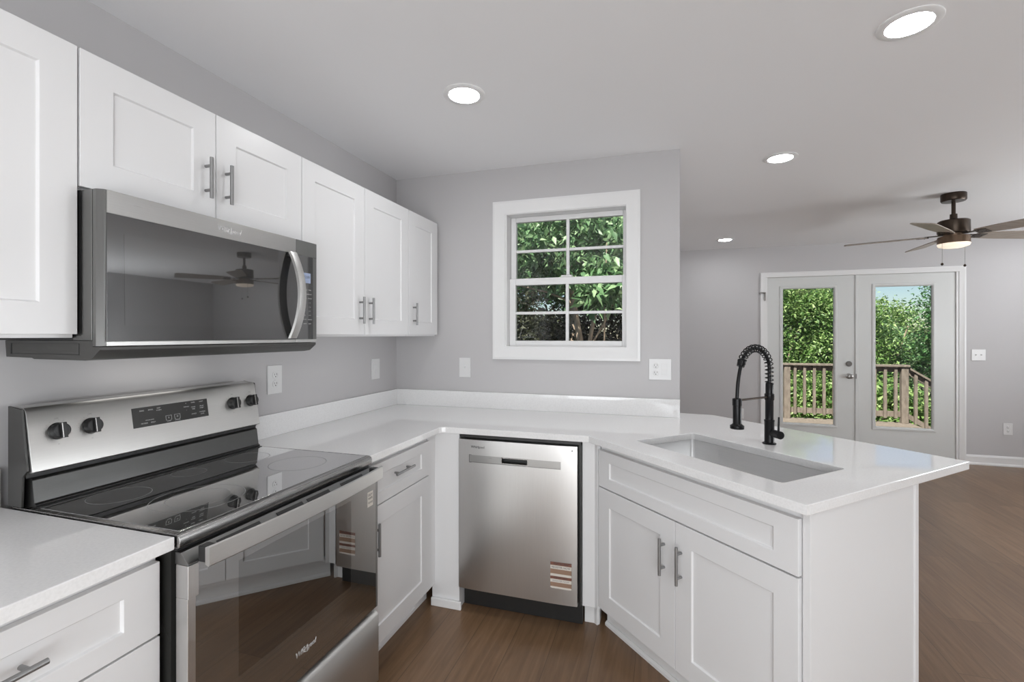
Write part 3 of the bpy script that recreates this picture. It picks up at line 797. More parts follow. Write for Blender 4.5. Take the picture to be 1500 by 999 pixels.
# cooktop: steel frame round a black glass sheet
ct = MB()
ct.prism([(-0.060, 0.884), (-0.660, 0.884), (-0.666, 0.888), (-0.668, 0.905), (-0.664, 0.914), (-0.655, 0.918), (-0.060, 0.918)], -RW, RW, 'x')
ct = ct.build('cooktop_frame', COOKST, t, bevel=0.0015)
gl = MB().box(-RW + 0.014, RW - 0.014, -0.650, -0.150, 0.9175, 0.9196).build('cooktop_glass', BLACKGL, t, bevel=0.001)
def burner(y, x, radii):
    mb = MB()
    for r_ in radii:
        mb.lathe([(r_ - 0.0010, 0.91965), (r_ - 0.0010, 0.91975), (r_ + 0.0010, 0.91975), (r_ + 0.0010, 0.91965)], 72, Matrix.Translation((wy(y), -x, 0)), cap=False)
    mb.build('burner_ring', PRINTG, gl)
burner(-1.868, 0.240, [0.074]); burner(-1.430, 0.240, [0.074]); burner(-1.815, 0.475, [0.115, 0.078]); burner(-1.440, 0.480, [0.095]); burner(-1.64, 0.215, [0.05])
# riser between the cooktop and the control panel
MB().prism([(-0.060, 0.9185), (-0.136, 0.9185), (-0.138, 0.926), (-0.130, 0.930), (-0.122, 0.990), (-0.116, 0.995), (-0.060, 0.995)], -RW + 0.012, RW - 0.010, 'x').build('riser', RISER, t, bevel=0.001)
MB().box(-RW + 0.013, RW - 0.011, -0.1495, -0.1365, 0.9185, 0.9212).build('rear_trough', BLACKPL, t)
MB().box(-RW + 0.006, RW - 0.006, -0.108, -0.052, 0.9955, 1.0105).build('vent_gap', BLACKPL, t)
# backguard: slanted steel panel with dark end caps
prof = [(-0.052, 1.011), (-0.130, 1.011), (-0.133, 1.0135), (-0.106, 1.172), (-0.096, 1.184), (-0.052, 1.187)]
MB().prism(prof, -RW + 0.006, RW - 0.006, 'x').build('control_panel', STEEL_L, t, bevel=0.0015)
for s in (-1, 1):
    a, b = sorted((s * (RW - 0.0055), s * (RW + 0.0005)))
    mb = MB().prism([(-0.045, 0.919), (-0.100, 0.919), (-0.104, 1.000), (-0.124, 1.018), (-0.100, 1.180), (-0.045, 1.188)], a, b, 'x')
    mb.build('end_cap', GREYPL, t, bevel=0.001)
# slanted face coordinates
sl = Vector((0, 0.024, 0.142)).normalized(); tilt = -math.atan2(0.024, 0.142)
def face(y, z, out=0.0):
    """point on the slanted panel face at world y and height z, 'out' in front of it"""
    f_ = (z - 1.030) / 0.142
    return Vector((wy(y), -(0.130 - 0.024 * f_) - out, z))
FM = Matrix.Rotation(tilt, 4, 'X')
def on_face(mb, y0, y1, z0, z1, d0, d1):
    a, b = face(y0, z0), face(y1, z1)
    vs = []
    for dd in (d0, d1):
        for (y, z) in ((y0, z0), (y1, z0), (y1, z1), (y0, z1)): vs.append(face(y, z, dd))
    return mb.add(vs, [(0, 1, 2, 3), (7, 6, 5, 4), (0, 4, 5, 1), (1, 5, 6, 2), (2, 6, 7, 3), (3, 7, 4, 0)])
disp = on_face(MB(), -1.752, -1.491, 1.081, 1.144, -0.002, 0.0012).build('control_display', PANELGL, t, bevel=0.0006)
def ptxt(y, z, s, size): text_mesh('display_print', s, size, Matrix.Translation(face(y, z, 0.0014)) @ Matrix.Rotation(PI / 2 - math.atan2(0.024, 0.142), 4, 'X'), PRINT, disp, 0.0001)
for (y, z, s, sz) in ((-1.722, 1.133, 'BAKE', 0.0060), (-1.694, 1.133, 'BROIL', 0.0060), (-1.668, 1.135, 'KEEP', 0.0055), (-1.668, 1.128, 'WARM', 0.0055),
                      (-1.718, 1.092, 'FROZEN', 0.0055), (-1.690, 1.092, 'PIZZA', 0.0055), (-1.700, 1.101, 'FROZEN BAKE', 0.0042), (-1.573, 1.137, '+', 0.007), (-1.573, 1.125, 'TEMP/TIME', 0.0042), (-1.573, 1.114, '-', 0.008),
                      (-1.547, 1.137, 'TIMER', 0.0055), (-1.547, 1.121, 'COOK', 0.0055), (-1.547, 1.114, 'TIME', 0.0055), (-1.547, 1.097, 'CLOCK', 0.0055),
                      (-1.515, 1.137, 'LIGHT', 0.0055), (-1.515, 1.121, 'DELAY', 0.0055), (-1.515, 1.114, 'START', 0.0055), (-1.515, 1.100, 'CONTROL', 0.005), (-1.515, 1.093, 'LOCK', 0.005),
                      (-1.638, 1.098, 'II', 0.008), (-1.608, 1.098, 'O', 0.008), (-1.638, 1.087, 'START', 0.005), (-1.608, 1.087, 'CANCEL', 0.005)): ptxt(y, z, s, sz)
mb = MB()
for yc_ in (-1.638, -1.608):
    for (a, b, c, e_) in ((-0.010, 0.010, 0.0075, 0.0083), (-0.010, -0.0092, -0.006, 0.0075), (0.0092, 0.010, -0.006, 0.0075), (-0.010, -0.006, -0.0068, -0.006), (0.006, 0.010, -0.0068, -0.006)):
        on_face(mb, yc_ + a, yc_ + b, 1.0975 + c, 1.0975 + e_, 0.0012, 0.0015)
mb.build('button_outline', PRINT, disp)
def knob(y, z, name_on):
    k = MB()
    T = Matrix.Translation(face(y, z, 0.0)) @ Matrix.Rotation(PI / 2 - math.atan2(0.024, 0.142), 4, 'X')   # lathe axis off the face
    k.lathe([(0.0235, -0.001), (0.0235, 0.004), (0.0215, 0.006), (0.0205, 0.021), (0.0185, 0.0235)], 30, T)
    k.box(-0.0065, 0.0065, -0.0215, 0.0215, 0.020, 0.032, T @ Matrix.Rotation(0.0, 4, 'Z'))
    ob = k.build('knob', BLACKPL, t, bevel=0.0015)
    b = MB(); b.box(-0.0060, -0.0035, -0.0200, 0.0200, 0.0318, 0.0326, T).build('knob_blaze', CHROME, ob)
    mk = MB()
    for a in range(-130, 131, 20):
        if abs(a) < 10: continue
        ar = math.radians(a + 90)
        c_ = T @ Vector((0.031 * math.cos(ar), 0.031 * math.sin(ar), 0.0))
        mk.lathe([(0.0008, 0.0), (0.0008, 0.0003)], 6, Matrix.Translation(c_) @ Matrix.Rotation(PI / 2, 4, 'X'))
    mk.build('dial_marks', PRINTG, ob)
    text_mesh('dial_print', 'OFF', 0.006, Matrix.Translation(face(y, z + 0.034, 0.0004)) @ Matrix.Rotation(PI / 2 - math.atan2(0.024, 0.142), 4, 'X'), PRINTG, ob, 0.0001)
    text_mesh('dial_print', name_on, 0.004, Matrix.Translation(face(y, z - 0.036, 0.0004)) @ Matrix.Rotation(PI / 2 - math.atan2(0.024, 0.142), 4, 'X'), PRINTG, ob, 0.0001)
for y in (-1.947, -1.866, -1.384, -1.300): knob(y, 1.112, 'HI')
# oven door with a real window into the cavity
dx = 0.690                                             # front of the glass
wy0, wy1, wz0, wz1 = -1.879, -1.420, 0.500, 0.800
LW = RW
od = MB()
fr = 0.010
d0, d1 = -RW + 0.002, RW - 0.002
mb = MB()
mb.box(d0, wy(wy0), -dx, -0.662, 0.347, 0.848).box(wy(wy1), d1, -dx, -0.662, 0.347, 0.848).box(wy(wy0), wy(wy1), -dx, -0.662, 0.347, wz0).box(wy(wy0), wy(wy1), -dx, -0.662, wz1, 0.848)
od = mb.build('oven_door', OVENGL, t)
MB().box(wy(wy0), wy(wy1), -dx + 0.0002, -dx + 0.005, wz0, wz1).build('oven_window', OVENPANE, od)
mb = MB(); mb.box(d0 - 0.002, d0 + 0.024, -dx - 0.004, -0.655, 0.772, 0.849).box(d0 - 0.002, d0 + 0.018, -dx - 0.002, -0.655, 0.347, 0.772); mb.build('door_edge_trim', STEEL_V, od, bevel=0.0015)
MB().box(d1 - 0.004, d1 + 0.002, -dx - 0.002, -0.655, 0.347, 0.849).build('door_edge_trim', STEEL_D, od, bevel=0.001)
mb = MB().prism([(-0.650, 0.8485), (-dx - 0.001, 0.8485), (-dx - 0.001, 0.852), (-0.668, 0.876), (-0.650, 0.876)], d0, d1, 'x')
top_rail = mb.build('door_top_rail', STEEL_D, od, bevel=0.001)
for (a, b) in ((-1.93, -1.80), (-1.74, -1.64), (-1.62, -1.52), (-1.46, -1.34)):
    ns = Vector((0, -0.024, 0.023)).normalized(); p0 = Vector((0, -0.675, 0.8705)); p1 = Vector((0, -0.6835, 0.8623))
    vs = [(x, *(q + ns * h)[1:]) for h in (-0.001, 0.0006) for (x, q) in ((wy(a), p0), (wy(b), p0), (wy(b), p1), (wy(a), p1))]
    MB().add(vs, [(0, 1, 2, 3), (7, 6, 5, 4), (0, 4, 5, 1), (1, 5, 6, 2), (2, 6, 7, 3), (3, 7, 4, 0)]).build('vent_slot', BLACKPL, top_rail)
MB().box(-RW + 0.004, RW - 0.004, -0.655, -0.642, 0.8770, 0.8835).build('vent_trim', BLACKPL, t)
# wide bowed handle
hp = []; nh = 24
yl, yr = -1.995, -1.287
vs = []; fs = []
for k in range(nh + 1):
    s = k / nh; y = wy(yl + (yr - yl) * s)
    o_ = 0.030 + 0.016 * (1 - (2 * s - 1) ** 2)
    zc = 0.867
    for (dy, dz) in ((0.0, -0.021), (0.003, -0.024), (0.013, -0.020), (0.013, 0.020), (0.003, 0.024), (0.0, 0.021)):
        vs.append((y, -dx - o_ - 0.011 + dy, zc + dz))
for k in range(nh):
    for j in range(6): fs.append((k * 6 + j, k * 6 + (j + 1) % 6, (k + 1) * 6 + (j + 1) % 6, (k + 1) * 6 + j))
fs += [tuple(range(6)), tuple(range(nh * 6 + 5, nh * 6 - 1, -1))]
hb = MB().add(vs, fs).build('oven_handle', STEEL_L, od, smooth=True, angle=35)
for y in (yl + 0.004, yr - 0.030): MB().box(wy(y), wy(y + 0.026), -dx - 0.036, -dx - 0.0005, 0.848, 0.886).build('handle_bracket', BLACKPL, hb, bevel=0.003)
# cavity behind the window
mb = MB()
ca, cb = wy(-1.93), wy(-1.37)
cav = mat('oven_enamel', (0.60, 0.59, 0.59), 0.5)
vs = [(ca, -0.655, 0.46), (cb, -0.655, 0.46), (cb, -0.655, 0.83), (ca, -0.655, 0.83), (ca, -0.6402, 0.46), (cb, -0.6402, 0.46), (cb, -0.6402, 0.83), (ca, -0.6402, 0.83)]
mb.add(vs, [(4, 5, 6, 7), (0, 1, 5, 4), (1, 2, 6, 5), (2, 3, 7, 6), (3, 0, 4, 7)])
cv = mb.build('oven_cavity', cav, t)
mb = MB()
for z in (0.570, 0.640): mb.cyl((wy(-1.90), -0.650, z), (wy(-1.40), -0.650, z), 0.0022, seg=8)
mb.build('oven_rack', CHROME, cv, smooth=True)
brand(od, wy(-1.640), -dx - 0.0004, 0.423, 0.023, LOGO)
stq = MB().box(wy(-1.324), wy(-1.290), -dx - 0.0006, -dx + 0.001, 0.742, 0.797).build('rating_sticker', STK_C, od)
text_mesh('sticker_print', 'EASY', 0.0125, front_M(wy(-1.307), -dx - 0.0008, 0.785), PRINTD, stq, 0.0001)
text_mesh('sticker_print', 'WIPE', 0.0125, front_M(wy(-1.307), -dx - 0.0008, 0.772), PRINTD, stq, 0.0001)
text_mesh('sticker_print', 'GLASS', 0.0105, front_M(wy(-1.307), -dx - 0.0008, 0.757), PRINTD, stq, 0.0001)
# storage drawer
MB().prism([(-0.650, 0.060), (-0.694, 0.060), (-0.698, 0.068), (-0.698, 0.318), (-0.688, 0.330), (-0.672, 0.334), (-0.650, 0.334)], -RW + 0.001, RW - 0.001, 'x').build('storage_drawer', STEEL_L, t, bevel=0.002)
MB().box(-RW + 0.01, RW - 0.01, -0.660, -0.641, 0.335, 0.346).build('drawer_gap', BLACKPL, t)
for (a, b) in ((-1, -0.60), (1, -0.60), (-1, -0.08), (1, -0.08)):
    MB().lathe([(0.018, 0.0), (0.018, 0.012), (0.010, 0.015), (0.010, 0.0355)], 14, Matrix.Translation((a * (RW - 0.05), b, 0))).build('levelling_foot', BLACKPL, t)

# ------------------------------------------------------------------ over-the-range microwave
MY0, MY1 = -2.0165, -1.2525
MC = (MY0 + MY1) / 2
t = thing('microwave_oven', 'stainless and black microwave mounted under the short wall cabinet over the stove', 'microwave', (0, MC, 0), PI / 2)
def my(y): return y - MC
mb = MB(); mb.box(my(MY0), my(MY1), -0.330, -0.004, 1.3665, 1.7455).build('case', BLACKPL, t)
mb = MB(); mb.box(my(MY0), my(MY1), -0.372, -0.331, 1.3665, 1.745).build('case_front', STEEL_D, t, bevel=0.001)
# vent base below, with a recessed side panel and a sloped front lip
prof = [(-0.030, 1.366), (-0.3735, 1.366), (-0.3735, 1.3505), (-0.400, 1.3505), (-0.400, 1.342), (-0.372, 1.320), (-0.345, 1.3155), (-0.150, 1.3165), (-0.140, 1.3195), (-0.035, 1.321)]
base = MB().prism(prof, my(MY0), my(MY1), 'x').build('vent_base', GREYPL, t, bevel=0.0015)
mb = MB()
for (a, b, c, e_) in ((-0.325, -0.055, 1.3575, 1.3585), (-0.325, -0.055, 1.3295, 1.3310), (-0.326, -0.325, 1.3295, 1.3585), (-0.060, -0.055, 1.3295, 1.3585)): mb.box(my(MY0) - 0.0008, my(MY0) + 0.001, a, b, c, e_)
mb.build('side_recess', BLACKPL, base)
mb = MB(); mb.box(my(MY0) - 0.0006, my(MY0) + 0.002, -0.371, -0.305, 1.3667, 1.3775); mb.build('side_bracket', STEEL_D, t)
MB().box(-0.16, 0.16, -0.130, -0.085, 1.3135, 1.3165).build('added_fill_lamp', mat('added_fill_glow', (0.9, 0.9, 0.88), 0.4, emis=(1.0, 0.97, 0.93), estr=3.5), base)  # added lamp, put in to brighten the wall under the microwave
DRY = -1.363      # door / control panel seam
XM = 0.401
# door
mb = MB()
mb.prism([(my(MY0) + 0.0005, -0.3745), (my(MY0) + 0.0005, -0.386), (my(MY0) + 0.010, -XM + 0.001), (my(MY0) + 0.016, -XM), (my(DRY) - 0.0008, -XM), (my(DRY) - 0.0008, -0.3745)], 1.352, 1.7445, 'z')
dm = mb.build('door', STEEL_D, t)
MB().box(my(MY0) + 0.014, my(DRY) - 0.0008, -XM - 0.002, -XM + 0.001, 1.687, 1.7445).build('top_band', STEEL_H, dm, bevel=0.001)
MB().box(my(MY0) + 0.014, my(DRY) - 0.0008, -XM - 0.002, -XM + 0.001, 1.352, 1.3635).build('bottom_band', STEEL_L, dm, bevel=0.001)
ga, gb = my(MY0) + 0.014, my(DRY) - 0.0008
def glass_out(x, z): return 0.0008 + 0.0040 * (1.6867 - z) / 0.323 + 0.0030 * (x - ga) / (gb - ga)     # pressed glass, slightly out of true
vs = [(x, -XM - (glass_out(x, z) if f_ else -0.001), z) for f_ in (1, 0) for (x, z) in ((ga, 1.3638), (gb, 1.3638), (gb, 1.6867), (ga, 1.6867))]
MB().add(vs, [(0, 1, 2, 3), (7, 6, 5, 4), (0, 4, 5, 1), (1, 5, 6, 2), (2, 6, 7, 3), (3, 7, 4, 0)]).build('door_glass', MWGL, dm)
vs = [(x, -XM - glass_out(x, z) - f_, z) for f_ in (0.0003, -0.0005) for (x, z) in ((ga + 0.04, 1.405), (gb - 0.055, 1.405), (gb - 0.055, 1.640), (ga + 0.04, 1.640))]
MB().add(vs, [(0, 1, 2, 3), (7, 6, 5, 4), (0, 4, 5, 1), (1, 5, 6, 2), (2, 6, 7, 3), (3, 7, 4, 0)]).build('viewing_screen', mirror_glass('microwave_screen', (0.010, 0.010, 0.010), 0.092, 0.02), dm)
brand(dm, my(-1.652), -XM - 0.0024, 1.7155, 0.0235, LOGO)
# control panel
cp = MB().box(my(DRY) + 0.0008, my(MY1), -XM + 0.001, -0.3745, 1.352, 1.7445).build('control_panel', GREYPL, t, bevel=0.001)
MB().box(my(DRY) + 0.0008, my(MY1), -XM - 0.002, -XM + 0.0008, 1.687, 1.7445).build('top_band', STEEL_D, cp, bevel=0.001)
MB().box(my(DRY) + 0.0008, my(MY1), -XM - 0.002, -XM + 0.0008, 1.352, 1.3635).build('bottom_band', STEEL_L, cp, bevel=0.001)
MB().box(my(DRY) + 0.0008, my(-1.273), -XM - 0.0012, -XM + 0.0008, 1.3638, 1.6867).build('control_glass', MWGL, cp)
MB().box(my(-1.2726), my(MY1), -XM - 0.0012, -XM + 0.0008, 1.3638, 1.6867).build('side_strip', STEEL_D, cp)
dp = MB().box(my(-1.327), my(-1.286), -XM - 0.0016, -XM - 0.001, 1.583, 1.622).build('display', LCD, cp)
text_mesh('clock_digits', '12:00', 0.014, front_M(my(-1.3065), -XM - 0.0018, 1.606), PRINTD, dp, 0.0001)
mb_rows = [('DEFROST', 'TIMER'), ('POPCORN', 'REHEAT'), ('COOK', 'POWER'), ('1', '2  3'), ('4', '5  6'), ('7', '8  9'), ('0', 'ADD'), ('START', 'CANCEL'), ('LIGHT', 'VENT')]
for k, (a, b) in enumerate(mb_rows):
    z = 1.556 - k * 0.0165
    for (yy, s) in ((-1.316, a), (-1.290, b)):
        text_mesh('button_print', s, 0.0062 if len(s) > 2 else 0.009, front_M(my(yy), -XM - 0.0014, z), PRINT, cp, 0.0001)
# bowed handle
vs = []; fs = []; nh = 22
for k in range(nh + 1):
    s = k / nh; z = 1.368 + (1.690 - 1.368) * s; b_ = 1 - (2 * s - 1) ** 2
    xo = XM + 0.012 + 0.040 * b_
    yc_ = my(-1.392) + 0.004 * b_
    for (dy, dx_) in ((-0.018, -0.004), (-0.016, 0.005), (0.0, 0.007), (0.016, 0.005), (0.018, -0.004), (0.0, -0.005)):
        vs.append((yc_ + dy, -(xo + dx_), z))
for k in range(nh):
    for j in range(6): fs.append((k * 6 + j, k * 6 + (j + 1) % 6, (k + 1) * 6 + (j + 1) % 6, (k + 1) * 6 + j))
fs += [tuple(range(6)), tuple(range(nh * 6 + 5, nh * 6 - 1, -1))]
hm = MB().add(vs, fs).build('handle', STEEL_L, dm, smooth=True, angle=35)
for z in (1.370, 1.672): MB().box(my(-1.406), my(-1.378), -XM - 0.014, -XM - 0.0005, z, z + 0.016).build('handle_bracket', BLACKPL, hm)

# ------------------------------------------------------------------ outlets and switches (local front faces -y)
def wall_plate(name, label, cat, loc, rz, wd, hd, kinds):
    t = thing(name, label, cat, loc, rz)
    MB().box(-wd / 2, wd / 2, -0.006, -0.0003, -hd / 2, hd / 2).build('cover_plate', WHITEPL, t, bevel=0.002)
    n = len(kinds)
    for i, k in enumerate(kinds):
        cx = (i - (n - 1) / 2) * 0.046
        if k == 'outlet':
            for s in (-1, 1):
                o = MB().lathe([(0.0165, 0), (0.0165, 0.0025), (0.0155, 0.003)], 22, Matrix.Translation((cx, -0.0058, s * 0.0205)) @ Matrix.Rotation(PI / 2, 4, 'X')).build('socket', WHITEPL, t, smooth=True)
                m = MB(); z = s * 0.0205
                m.box(cx - 0.0075, cx - 0.0055, -0.0092, -0.0085, z - 0.001, z + 0.008).box(cx + 0.0055, cx + 0.0075, -0.0092, -0.0085, z, z + 0.008)
                m.lathe([(0.0026, 0), (0.0026, 0.0006)], 10, Matrix.Translation((cx, -0.0086, z - 0.007)) @ Matrix.Rotation(PI / 2, 4, 'X'))
                m.build('socket_slot', SLOT, o)
            MB().lathe([(0.003, 0), (0.002, 0.0012)], 10, Matrix.Translation((cx, -0.006, 0)) @ Matrix.Rotation(PI / 2, 4, 'X')).build('screw', WHITEPL, t)
        elif k == 'toggle':
            m = MB(); m.box(cx - 0.005, cx + 0.005, -0.008, -0.0058, -0.012, 0.012).prism([(-0.007, -0.004), (-0.018, 0.004), (-0.018, 0.009), (-0.007, 0.006)], cx - 0.0035, cx + 0.0035, 'x')
            m.build('toggle', WHITEPL, t)
        elif k == 'rocker':
            MB().box(cx - 0.0165, cx + 0.0165, -0.0075, -0.0058, -0.033, 0.033).build('rocker_frame', WHITEPL, t, bevel=0.0005)
            MB().prism([(-0.0072, -0.030), (-0.0115, -0.030), (-0.0080, 0.0), (-0.0105, 0.030), (-0.0072, 0.030)], cx - 0.0145, cx + 0.0145, 'x').build('rocker', WHITEPL, t)
    return t
wall_plate('wall_outlet', 'white duplex outlet on the left wall just right of the stove', 'outlet', (0, -1.058, 1.173), PI / 2, 0.085, 0.132, ['outlet'])
wall_plate('light_switch', 'white rocker switch plate on the left wall close to the corner', 'light switch', (0, -0.248, 1.168), PI / 2, 0.085, 0.128, ['rocker'])
wall_plate('light_switch', 'white single toggle switch plate on the window wall left of the window', 'light switch', (0.507, 0, 1.170), 0, 0.078, 0.126, ['toggle'])
wall_plate('wall_outlet', 'wide white plate with outlet and switch below the window right side', 'outlet', (1.716, 0, 1.184), 0, 0.122, 0.120, ['outlet', 'rocker'])
wall_plate('light_switch', 'white double toggle switch plate right of the French doors', 'light switch', (4.945, YF, 1.168), 0, 0.122, 0.118, ['toggle', 'toggle'])
wall_plate('wall_outlet', 'white outlet low on the far wall right of the French doors', 'outlet', (5.193, YF, 0.392), 0, 0.080, 0.122, ['outlet'])
wall_plate('wall_outlet', 'white outlet low on the far wall half hidden behind the faucet', 'outlet', (2.625, YF, 0.430), 0, 0.080, 0.122, ['outlet'])

# ------------------------------------------------------------------ recessed ceiling lights
def downlight(label, x, y):
    t = thing('recessed_light', label, 'ceiling light', (x, y, H), 0)
    MB().lathe([(0.092, -0.0002), (0.092, -0.003), (0.089, -0.005), (0.072, -0.007), (0.067, -0.007), (0.066, -0.0015)], 48, cap=False).build('trim_ring', TRIM, t, smooth=True)
    MB().lathe([(0.0655, -0.0005), (0.0655, -0.0020), (0.040, -0.0030), (0.004, -0.0034)], 40).build('lens', LENS, t, smooth=True)
    return t
dl = downlight('lit recessed ceiling light above the left counter, left of the window', 0.901, -0.920)
for (x, y, lb) in ((2.527, -0.908, 'lit recessed ceiling light nearest the camera, at the top right'),
                   (2.398, 0.319, 'lit recessed ceiling light between the window wall and the ceiling fan'),
                   (2.386, 2.836, 'small lit recessed ceiling light farthest away near the far wall')):
    copy_thing(dl, (x, y, H), label=lb)
for (x, y) in ((0.95, -2.75), (2.55, -2.75), (5.35, 2.85), (5.35, 0.30), (4.3, -2.6)):
    copy_thing(dl, (x, y, H), label='lit recessed ceiling light outside the picture', group='recessed lights outside the picture')

# ------------------------------------------------------------------ ceiling fan
t = thing('ceiling_fan', 'dark bronze ceiling fan with five brown blades and a lit bowl', 'ceiling fan', (3.804, 1.51, H))
MB().lathe([(0.073, -0.0005), (0.075, -0.004), (0.075, -0.048), (0.070, -0.056), (0.020, -0.058)], 40).build('canopy', BRONZE, t, smooth=True)
mb = MB(); mb.lathe([(0.0125, -0.055), (0.0125, -0.150), (0.022, -0.152), (0.023, -0.196), (0.026, -0.200)], 24); mb.build('downrod', BRONZE, t, smooth=True)
MB().lathe([(0.030, -0.196), (0.085, -0.199), (0.094, -0.206), (0.095, -0.290), (0.090, -0.298), (0.062, -0.300)], 44).build('motor', BRONZE, t, smooth=True)
MB().lathe([(0.062, -0.300), (0.060, -0.318), (0.092, -0.321), (0.094, -0.326), (0.094, -0.372)], 44).build('light_kit', mat('lamplit_bronze', (0.18, 0.12, 0.08), 0.4, 0.6), t, smooth=True)  # bronze in a lighter brown, the bowl's lamplight put into its colour
MB().lathe([(0.094, -0.3722), (0.094, -0.378), (0.088, -0.390), (0.060, -0.400), (0.010, -0.403)], 44).build('light_bowl', FANLENS, t, smooth=True)
for k in range(5):
    a = math.radians(15 + 72 * k)
    T = Matrix.Rotation(a, 4, 'Z') @ Matrix.Translation((0, 0, -0.308)) @ Matrix.Rotation(math.radians(-12), 4, 'X')
    out = [(0.150, -0.045), (0.30, -0.062), (0.600, -0.072), (0.655, -0.070), (0.672, -0.055), (0.672, 0.055), (0.655, 0.070), (0.600, 0.072), (0.30, 0.062), (0.150, 0.045)]
    b = MB().prism(out, -0.003, 0.003, 'z', T).build('blade', BLADEW, t)
    T2 = Matrix.Rotation(a, 4, 'Z') @ Matrix.Translation((0, 0, -0.305))
    m = MB(); m.box(0.055, 0.165, -0.016, 0.016, -0.003, 0.002, T2); m.box(0.140, 0.215, -0.036, 0.036, -0.0065, -0.0035, T)
    br = m.build('blade_iron', BRONZE, b, bevel=0.001)
    m = MB()
    for (x, y) in ((0.165, -0.02), (0.165, 0.02), (0.200, 0.0)): m.lathe([(0.005, -0.0065), (0.004, -0.009)], 10, T @ Matrix.Translation((x, y, 0)))
    m.build('screw', BRONZE, br)
for (a, L) in ((205, 0.150), (25, 0.155)):
    x, y = 0.098 * math.cos(math.radians(a)), 0.098 * math.sin(math.radians(a))
    m = MB(); m.cyl((x, y, -0.372), (x, y, -0.372 - L), 0.0013, seg=6)
    ch = m.build('pull_chain', CHROME, t)
    MB().lathe([(0.002, 0.006), (0.008, 0.0), (0.009, -0.008), (0.004, -0.014)], 14, Matrix.Translation((x, y, -0.372 - L))).build('pull_knob', BRONZE, ch, smooth=True)

# ------------------------------------------------------------------ outdoors: deck, railing, stairs
DK = -0.10
mb = MB()
for k in range(22):
    y = YF + TW + 0.02 + k * 0.145
    mb.box(1.95, 5.70, y, y + 0.139, DK - 0.03, DK)
struct(mb.build('deck_floor', DECKW), 'weathered pine deck boards outside the French doors', 'deck')
RY = 6.70
t = thing('deck_railing', 'pine deck railing with square pickets beyond the French doors', 'railing', (4.8, RY, DK))
Mx = Matrix.Translation((-4.8, -RY, -DK))
for x in (2.10, 3.850, 5.605): MB().box(x - 0.050, x + 0.050, RY - 0.045, RY + 0.045, DK + 0.0005, 0.845, Mx).build('post', DECKW, t, bevel=0.004)
MB().box(2.0, 5.67, RY - 0.068, RY + 0.068, 0.8455, 0.880, Mx).build('top_rail', DECKW, t, bevel=0.004)
mb = MB()
for (a, b) in ((2.151, 3.799), (3.901, 5.554)):
    mb.box(a, b, RY + 0.004, RY + 0.042, 0.755, 0.845, Mx).box(a, b, RY + 0.004, RY + 0.042, 0.0, 0.090, Mx)
mb.build('rail', DECKW, t)
for (a, b) in ((2.151, 3.799), (3.901, 5.554)):
    n = int((b - a) / 0.145)
    for k in range(n):
        x = a + (k + 0.5) * (b - a) / n
        MB().box(x - 0.021, x + 0.021, RY - 0.036, RY + 0.0035, -0.02, 0.840, Mx).build('picket', DECKW, t)
# stair rail falling away to the right
t = thing('stair_railing', 'sloping pine stair railing going down from the deck corner', 'railing', (5.9, RY, DK))
Ms = Matrix.Translation((-5.9, -RY, -DK))
sl_ = -0.66
def zs_(x, z): return z + sl_ * (x - 5.67)
def slant(mb, x0, x1, z0, z1, y0, y1):
    vs = []
    for x in (x0, x1):
        for (y, z) in ((y0, z0), (y1, z0), (y1, z1), (y0, z1)): vs.append((x, y, zs_(x, z)))
    return mb.add(vs, [(0, 3, 2, 1), (4, 5, 6, 7), (0, 1, 5, 4), (1, 2, 6, 5), (2, 3, 7, 6), (3, 0, 4, 7)], Ms)
slant(MB(), 5.672, 7.30, 0.800, 0.835, RY - 0.060, RY + 0.060).build('top_rail', DECKW, t)
mb = MB(); slant(mb, 5.672, 7.30, 0.710, 0.7995, RY + 0.004, RY + 0.042); slant(mb, 5.672, 7.30, -0.03, 0.06, RY + 0.004, RY + 0.042); mb.build('rail', DECKW, t)
for k in range(9):
    x = 5.76 + k * 0.145
    mb = MB(); vs = []
    mb.box(x - 0.021, x + 0.021, RY - 0.036, RY + 0.0035, zs_(x, -0.05), zs_(x, 0.785), Ms).build('picket', DECKW, t)
MB().box(7.25, 7.34, RY - 0.045, RY + 0.045, -1.19, zs_(7.3, 0.80), Ms).build('post', DECKW, t)
t = thing('deck_stairs', 'pine stairs descending to the right of the deck', 'stairs', (6.2, 6.1, -1.2))
Mt = Matrix.Translation((-6.2, -6.1, 1.2))
for k in range(6):
    MB().box(5.71 + k * 0.27, 5.71 + k * 0.27 + 0.29, 5.45, 6.60, DK - 0.18 * (k + 1) - 0.035, DK - 0.18 * (k + 1), Mt).build('tread', DECKW, t)
for y in (5.45, 6.562):
    MB().prism([(5.705, DK - 0.36), (5.705, DK - 0.216), (7.2, DK - 1.21 + 0.0), (7.2, -1.195), (7.0, -1.195)], y, y + 0.038, 'y', Mt).build('stringer', DECKW, t)

ground = MB().box(-25, 35, YF + TW + 0.35, 60, -1.35, -1.20).add([], [])
ground.box(-25, PW - TW - 0.01, TW + 0.01, YF + TW + 0.35, -1.35, -1.20)
g = ground.build('ground', SOIL); struct(g, 'leaf littered ground under the trees', 'ground')

